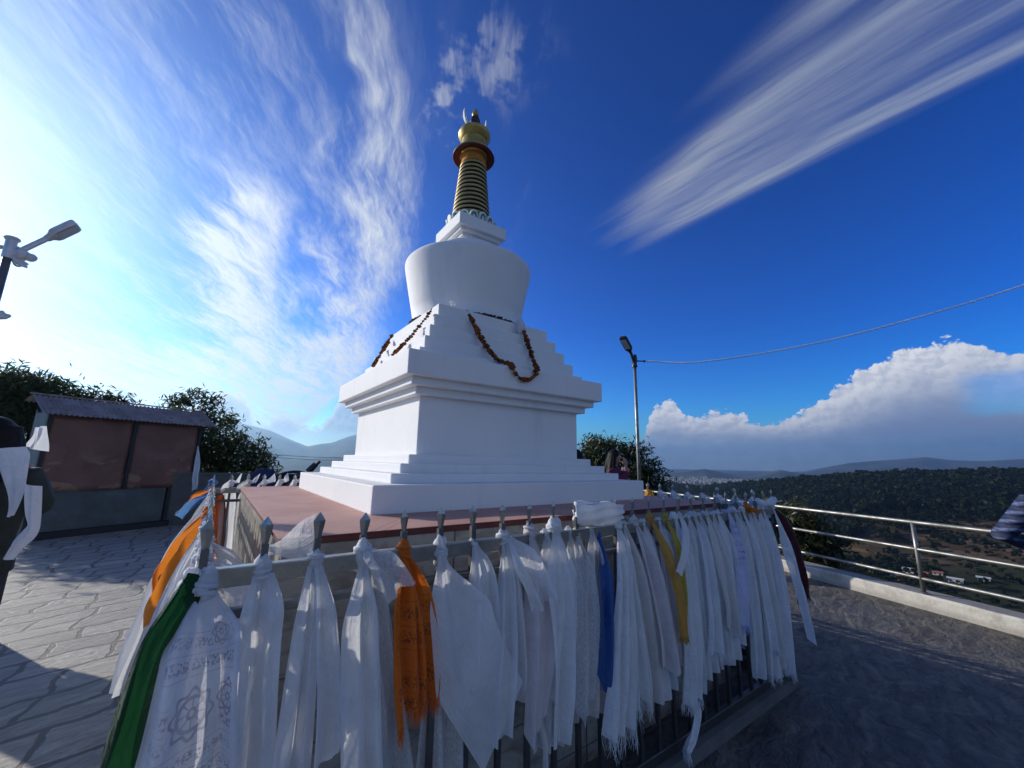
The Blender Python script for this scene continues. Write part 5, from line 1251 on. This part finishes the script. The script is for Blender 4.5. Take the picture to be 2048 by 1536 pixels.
tree('broadleaf_tree', (along(430, 960, D_).x, along(430, 960, D_).y, GZ-.6), [bl(385, 812, D_, 48, 26, .7), bl(425, 868, D_, 55, 40, .9), bl(470, 912, D_, 60, 40, .9), bl(400, 930, D_, 60, 40, .8), bl(515, 945, D_, 32, 22, .6), bl(345, 880, D_, 60, 50, .8)], .085, 9000, M['leaf_mid'], 'leafy tree spreading behind the right end of the kiosk', 'tree', 31)
D2 = 13.5*S
tree('broadleaf_tree', (along(40, 900, D2).x, along(40, 900, D2).y, GZ-.6), [bl(15, 775, D2, 58, 40, .9), bl(70, 795, D2, 60, 40, .9), bl(130, 800, D2, 55, 30, .8), bl(-30, 820, D2, 80, 60, 1.0), bl(40, 860, D2, 90, 60, 1.0), bl(185, 800, D2, 35, 22, .6), bl(245, 806, D2, 22, 12, .5)], .09, 11000, M['leaf_mid'], 'tall leafy tree behind the left end of the kiosk', 'tree', 32)
D3 = 10.5*S
tree('mango_tree', (along(1205, 970, D3).x, along(1205, 970, D3).y, GZ-.5), [bl(1200, 905, D3, 34, 28, .6), bl(1192, 890, D3, 22, 14, .4), bl(1222, 895, D3, 20, 18, .4), bl(1205, 940, D3, 42, 26, .6), bl(1180, 920, D3, 20, 22, .5)], .075, 3300, M['leaf_dark'], 'small dark mango tree between the stupa and the street lamp', 'tree', 33)
tree('mango_tree', (along(1270, 985, D3*.97).x, along(1270, 985, D3*.97).y, GZ-.5), [bl(1262, 905, D3*.97, 26, 20, .5), bl(1278, 925, D3*.97, 30, 26, .6), bl(1268, 958, D3*.97, 40, 26, .6), bl(1298, 960, D3*.97, 20, 20, .5), bl(1290, 985, D3*.97, 28, 22, .6)], .075, 3300, M['leaf_dark'], 'dark mango tree behind the foot of the street lamp', 'tree', 34)
D4 = 8.6*S
tree('leafy_bush', (along(1600, 1120, D4).x, along(1600, 1120, D4).y, GZ-2.2), [bl(1590, 1070, D4, 46, 50, .6), bl(1620, 1100, D4, 44, 44, .6), bl(1565, 1040, D4, 30, 34, .6), bl(1600, 1140, D4, 60, 40, .6)], .07, 5200, M['leaf_olive'], 'dark bush growing just beyond the railing at the fence corner', 'bush', 35, trunk_r=.07)
# ------------------------------------------------------------------ people
def remesh(o, vx):
    r_ = o.modifiers.new('remesh', 'REMESH'); r_.mode = 'VOXEL'; r_.voxel_size = vx; r_.use_smooth_shade = True
    s_ = o.modifiers.new('smooth', 'SMOOTH'); s_.factor = .5; s_.iterations = 4
def hand(mb, w_, fd, pd, s=1.0, curl=.5, thumb=1):
    """wrist point, finger direction, palm-facing direction: palm, four unequal fingers and a thumb"""
    fd = fd.normalized(); pd = (pd-fd*pd.dot(fd)).normalized(); sd = fd.cross(pd)*thumb
    mb.tube([w_, w_+fd*.03*s, w_+fd*.07*s, w_+fd*.092*s], [.024*s, .034*s, .040*s, .036*s], 10, True, .42)
    for i, (o_, ln) in enumerate(((.028, .070), (.010, .080), (-.009, .075), (-.027, .058))):
        b = w_+fd*(.088-.006*abs(i-1))*s+sd*o_*s; p = [b]; d = fd.copy()
        for q in range(3):
            d = (d+pd*curl*(.45+.2*q)).normalized(); p.append(p[-1]+d*ln*s*(.42, .32, .26)[q])
        mb.tube(p, [.0095*s, .009*s, .008*s, .0065*s], 7)
    b = w_+fd*.03*s+sd*.026*s; d = (fd*.65+sd*.75).normalized(); mb.tube([b, b+d*.032*s, b+(d*.6+fd*.5+pd*.3).normalized()*.062*s], [.012*s, .0105*s, .008*s], 7)
def person(loc, face, hgt, label, coat, arms, hair_len, pants, lean=(0, 0), coat_len=.80, sleeve=.93, cuffmat=None, headturn=0.0, group='visitors around the stupa'):
    """face: azimuth (deg clockwise from +Y) the body looks towards; arms: two (elbow, wrist, fingers, palm) in local metres"""
    s = hgt/1.70; t = thing('person', (loc[0], loc[1], GZ), label, 'person', group)
    t.rotation_euler = (0, 0, -R(face)); LX, LY = lean
    def P(x, y, z): return Vector((x*s+LX*z*s, y*s+LY*z*s, z*s))
    def ring(x, y, z, rx, ry, n=16): return [P(x+rx*math.cos(a), y+ry*math.sin(a), z) for a in np.linspace(0, 2*math.pi, n, endpoint=False)]
    b = MB()
    b.loft([ring(0, 0, .80, .15, .11), ring(0, 0, .90, .17, .12), ring(0, .01, 1.02, .145, .105), ring(0, .01, 1.15, .16, .11), ring(0, 0, 1.30, .175, .11), ring(0, -.01, 1.38, .15, .085), ring(0, -.005, 1.43, .07, .06)])
    b.tube([P(0, -.005, 1.38), P(0, .005, 1.47), P(0, .012, 1.52)], [.062*s, .054*s, .055*s], 12)
    hm = Matrix.Rotation(headturn, 3, 'Z')
    def Hd(x, y, z): q = hm @ Vector((x, y, 0)); return P(q.x, q.y+.012, z)
    b.ell(Hd(0, .0, 1.605), (.075*s, .095*s, .11*s), 16, 10, hm); b.ell(Hd(0, .03, 1.545), (.055*s, .06*s, .055*s), 12, 8, hm)
    b.tube([Hd(0, .085, 1.625), Hd(0, .105, 1.595), Hd(0, .10, 1.575)], [.010*s, .014*s, .017*s], 8)
    for sx in (-1, 1):
        b.ell(Hd(.077*sx, -.01, 1.60), (.012*s, .022*s, .032*s), 8, 6, hm); b.ell(Hd(.032*sx, .086, 1.628), (.016*s, .010*s, .012*s), 8, 6, hm); b.ell(Hd(.035*sx, .062, 1.585), (.024*s, .022*s, .022*s), 8, 6, hm)
    b.ell(Hd(0, .082, 1.545), (.026*s, .014*s, .009*s), 8, 6, hm); b.ell(Hd(0, .080, 1.532), (.022*s, .014*s, .009*s), 8, 6, hm)
    ct = MB(); le = MB(); sh = MB()
    for sx in (-1, 1):
        hip, kn, an = P(.085*sx, 0, .88), P(.10*sx, .02, .48), P(.105*sx, -.02, .09)
        b.tube([hip, hip.lerp(kn, .5), kn, kn.lerp(an, .4), an, P(.105*sx, -.02, .05)], [.085*s, .072*s, .052*s, .050*s, .036*s, .036*s], 12)
        b.tube([P(.105*sx, -.05, .035), P(.11*sx, .05, .035), P(.118*sx, .16, .022)], [.034*s, .038*s, .024*s], 10)
        le.tube([P(.085*sx, 0, .92), hip.lerp(kn, .5), kn, kn.lerp(an, .5), P(.105*sx, -.02, .05)], [.105*s, .092*s, .075*s, .07*s, .068*s], 14)
        sh.tube([P(.105*sx, -.075, .035), P(.108*sx, .02, .045), P(.114*sx, .10, .038), P(.118*sx, .185, .028)], [.038*s, .045*s, .044*s, .03*s], 12)
    cuffs = []
    for sx, (el, wr, fd, pd) in zip((-1, 1), arms):
        shd = P(.175*sx, -.005, 1.36); e_ = Vector(el)*s; w_ = Vector(wr)*s
        b.tube([P(.12*sx, 0, 1.36), shd, shd.lerp(e_, .5), e_, e_.lerp(w_, .35), w_], [.06*s, .056*s, .048*s, .040*s, .040*s, .026*s], 12)
        hand(b, w_, Vector(fd), Vector(pd), s, .55, sx)
        ct.tube([P(.10*sx, 0, 1.36), shd+Vector((.01*sx*s, 0, .012*s)), shd.lerp(e_, .5), e_, e_.lerp(w_, .45), e_.lerp(w_, sleeve)], [.075*s, .082*s, .075*s, .068*s, .062*s, .052*s], 14)
        cuffs.append((e_.lerp(w_, sleeve-.04), w_, s))
    z0 = coat_len
    ct.loft([ring(0, 0, z0, .205, .155, 20), ring(0, 0, z0+.1, .20, .15, 20), ring(0, .01, 1.04, .18, .14, 20), ring(0, .01, 1.18, .195, .14, 20), ring(0, 0, 1.31, .205, .135, 20), ring(0, -.01, 1.40, .165, .105, 20), ring(0, -.005, 1.455, .078, .072, 20)])
    bo = b.build('body', M['skin'], t); bo.location = (0, 0, 0); remesh(bo, .0065)
    co_ = ct.build('coat', coat, t); co_.location = (0, 0, 0); remesh(co_, .012)
    lo_ = le.build('trousers', pants, t); lo_.location = (0, 0, 0); remesh(lo_, .014)
    so_ = sh.build('shoes', M['shoe'], t); so_.location = (0, 0, 0); remesh(so_, .009)
    h = MB(); h.ell(Hd(0, -.012, 1.63), (.088*s, .102*s, .098*s), 18, 12, hm); h.ell(Hd(0, -.05, 1.58), (.085*s, .06*s, .10*s), 14, 10, hm)
    if hair_len > 0:
        for i in range(11):
            a = math.pi*(.98+1.04*i/10)
            x0, y0 = .082*math.cos(a), .085*math.sin(a)
            wd = 1.2+.9*min(1, hair_len*1.8)+.12*math.sin(i*2.1); h.tube([Hd(x0*.8, y0*.8, 1.67), Hd(x0*1.08, y0*1.1, 1.58), Hd(x0*wd, y0*wd-.01, 1.50-hair_len*.35), Hd(x0*wd, y0*(wd+.15)-.02, 1.48-hair_len+.03*math.sin(i*1.7))], [.035*s, .040*s, (.030+.012*(i % 2))*s, .012*s], 8)
    ho = h.build('hair', M['hair'], t); ho.location = (0, 0, 0); remesh(ho, .009)
    ey = MB()
    for sx in (-1, 1): ey.ell(Hd(.032*sx, .0955, 1.629), (.009*s, .004*s, .0055*s), 8, 6, hm)
    eo = ey.build('eyes', M['black'], t); eo.location = (0, 0, 0)
    if cuffmat:
        c0, c1, _ = cuffs[1]; k_ = MB(); d = (c1-c0).normalized(); u = d.cross(Vector((.3, 1, 0))).normalized(); w2 = d.cross(u)
        for q in range(3):
            k_.tube([c0+d*.018*q*s+(u*math.cos(a)+w2*math.sin(a))*(.052+.010*math.sin(7*a+q))*s for a in np.linspace(0, 2*math.pi, 29)], .013*s, 7, False)
        ko = k_.build('frilled_cuff', cuffmat, t, True); ko.location = (0, 0, 0)
    return t
def camaz(p): return math.degrees(math.atan2(CAM.x-p[0], CAM.y-p[1]))
down = (Vector((0, .1, -1)), Vector((0, 1, 0)))
pA = along(-12, 870, 3.35*S)
tA = person(pA, camaz(pA)+205, 1.72, 'person in a dark green coat with a white scarf at the left edge', M['coat_dark'],
       [((-.30, .10, 1.10), (-.18, .24, 1.22), (.6, .4, .5), (1, 0, 0)), ((.24, .04, 1.22), (.15, .17, 1.36), (-.5, .5, .7), (-1, 0, 0))], .26, M['denim'], coat_len=.86)
def worn(pts, w0, w1, d, mat, label, seed, tip='point'):
    mb = MB(); side = C_R.copy(); side.z = 0; side.normalize()
    tail(mb, [along(u, v, dd) for u, v, dd in pts], w0, w1, 2, .012, tip, seed, side, 17, 30, None, 0, .35)
    return mb
def patch(rows, d, mat, label, amp=.012, seed=0, n=19, m_=26, group=None):
    # a cloth whose left and right edges are given row by row; d is the distance it hangs at
    Lp = spline([along(r[0], r[1], d) for r in rows], m_); Rp = spline([along(r[2], r[3], d) for r in rows], m_)
    mb = MB(); P = []; UV = []; f_ = C_F.copy(); f_.z = 0; f_.normalize()
    for i in range(m_):
        t = i/(m_-1); row = []
        for j in range(n):
            u = j/(n-1); q = Lp[i].lerp(Rp[i], u)
            row.append(q+f_*amp*(math.cos(u*8+2*t+seed)+.5*math.cos(u*15-3*t))-f_*.03*math.sin(math.pi*u)); UV.append(((u-.5)*.2, t*.5))
        P.append(row)
    mb.grid(P, UV); o = mb.build('prayer_scarf', mat, None, True, origin=Lp[0]); tag(o, label, 'scarf', group); return o
patch([(-6, 899, 56, 893), (-4, 915, 63, 908), (-2, 935, 60, 930), (8, 962, 55, 956), (19, 990, 49, 984), (24, 1015, 38, 1010), (24, 1034, 27, 1031)], 3.02*S, M['khata_b'], 'wide white scarf draped over the back of the person at the left edge', .006, 1)
patch([(54, 968, 88, 972), (52, 1000, 86, 1004), (54, 1028, 83, 1036), (60, 1046, 78, 1060), (48, 1062, 66, 1078), (30, 1082, 44, 1096), (18, 1110, 24, 1120)], 3.0*S, M['khata'], 'white scarf trailing from the elbow of the person at the left edge', .006, 2)
pB = Vector((-3.42, 2.72, 0))*S
person(pB, 150, 1.70, 'person in a black coat beyond the left edge, shading the flagstones', M['coat_black'],
       [((-.25, .02, 1.10), (-.22, .16, .90), (0, .5, -1), (1, 0, 0)), ((.25, .02, 1.10), (.22, .16, .90), (0, .5, -1), (-1, 0, 0))], .05, M['denim'], coat_len=.45)
pW = along(1228, 930, 6.3*S)
person(pW, camaz(pW)-80, 1.76, 'person with long black hair raising one hand to the face behind the stupa', M['top_maroon'],
       [((-.22, .06, 1.08), (-.16, .22, 1.00), (.5, .6, 0), (1, 0, 0)), ((.155, .17, 1.17), (.105, .20, 1.45), (-.12, -.02, 1), (-.6, -.8, 0))], .46, M['denim'], sleeve=.8, cuffmat=M['cuff'])
pH = along(1154, 930, 7.4*S)
person(pH, camaz(pH)+170, 1.80, 'person with dark hair mostly hidden behind the stupa dado', M['coat_black'],
       [((-.24, .02, 1.08), (-.22, .14, .88), (0, .3, -1), (1, 0, 0)), ((.24, .02, 1.08), (.22, .14, .88), (0, .3, -1), (-1, 0, 0))], .05, M['denim'])
pR = along(2142, 1000, 4.2*S)
person(pR, camaz(pR)+185, 1.63, 'person in a blue striped jacket at the right edge by the railing', M['blue_stripe'],
       [((-.36, -.02, 1.12), (-.16, .18, 1.02), (.8, .5, 0), (0, 0, -1)), ((.34, .0, 1.12), (.16, .18, 1.02), (-.8, .5, 0), (0, 0, -1))], .05, M['denim'], coat_len=.74)
patch([(72, 856, 95, 852), (68, 872, 93, 872), (58, 884, 92, 888), (50, 893, 92, 903)], 8.45*S, M['khata'], 'white cloth stretched from the left end of the kiosk', .03, 3, group='white cloths hung on the kiosk')
# ------------------------------------------------------------------ air
HAZE = True
if HAZE:
    mb = MB(); mb.box(-13000, 13000, -13000, 13000, -620, 560); 
    mt = bpy.data.materials.new('haze_air'); mt.use_nodes = True; mt.node_tree.nodes.clear(); k = NT(mt.node_tree)
    out = k.n('ShaderNodeOutputMaterial'); pv = k.n('ShaderNodeVolumePrincipled')
    pv.inputs['Color'].default_value = (.46, .72, 1.0, 1); pv.inputs['Density'].default_value = 1.5e-4; pv.inputs['Anisotropy'].default_value = .62
    k.t.links.new(pv.outputs[0], out.inputs['Volume'])
    o = mb.build('haze', mt); tag(o, 'thin pale haze filling the valley air', 'haze', kind='stuff')
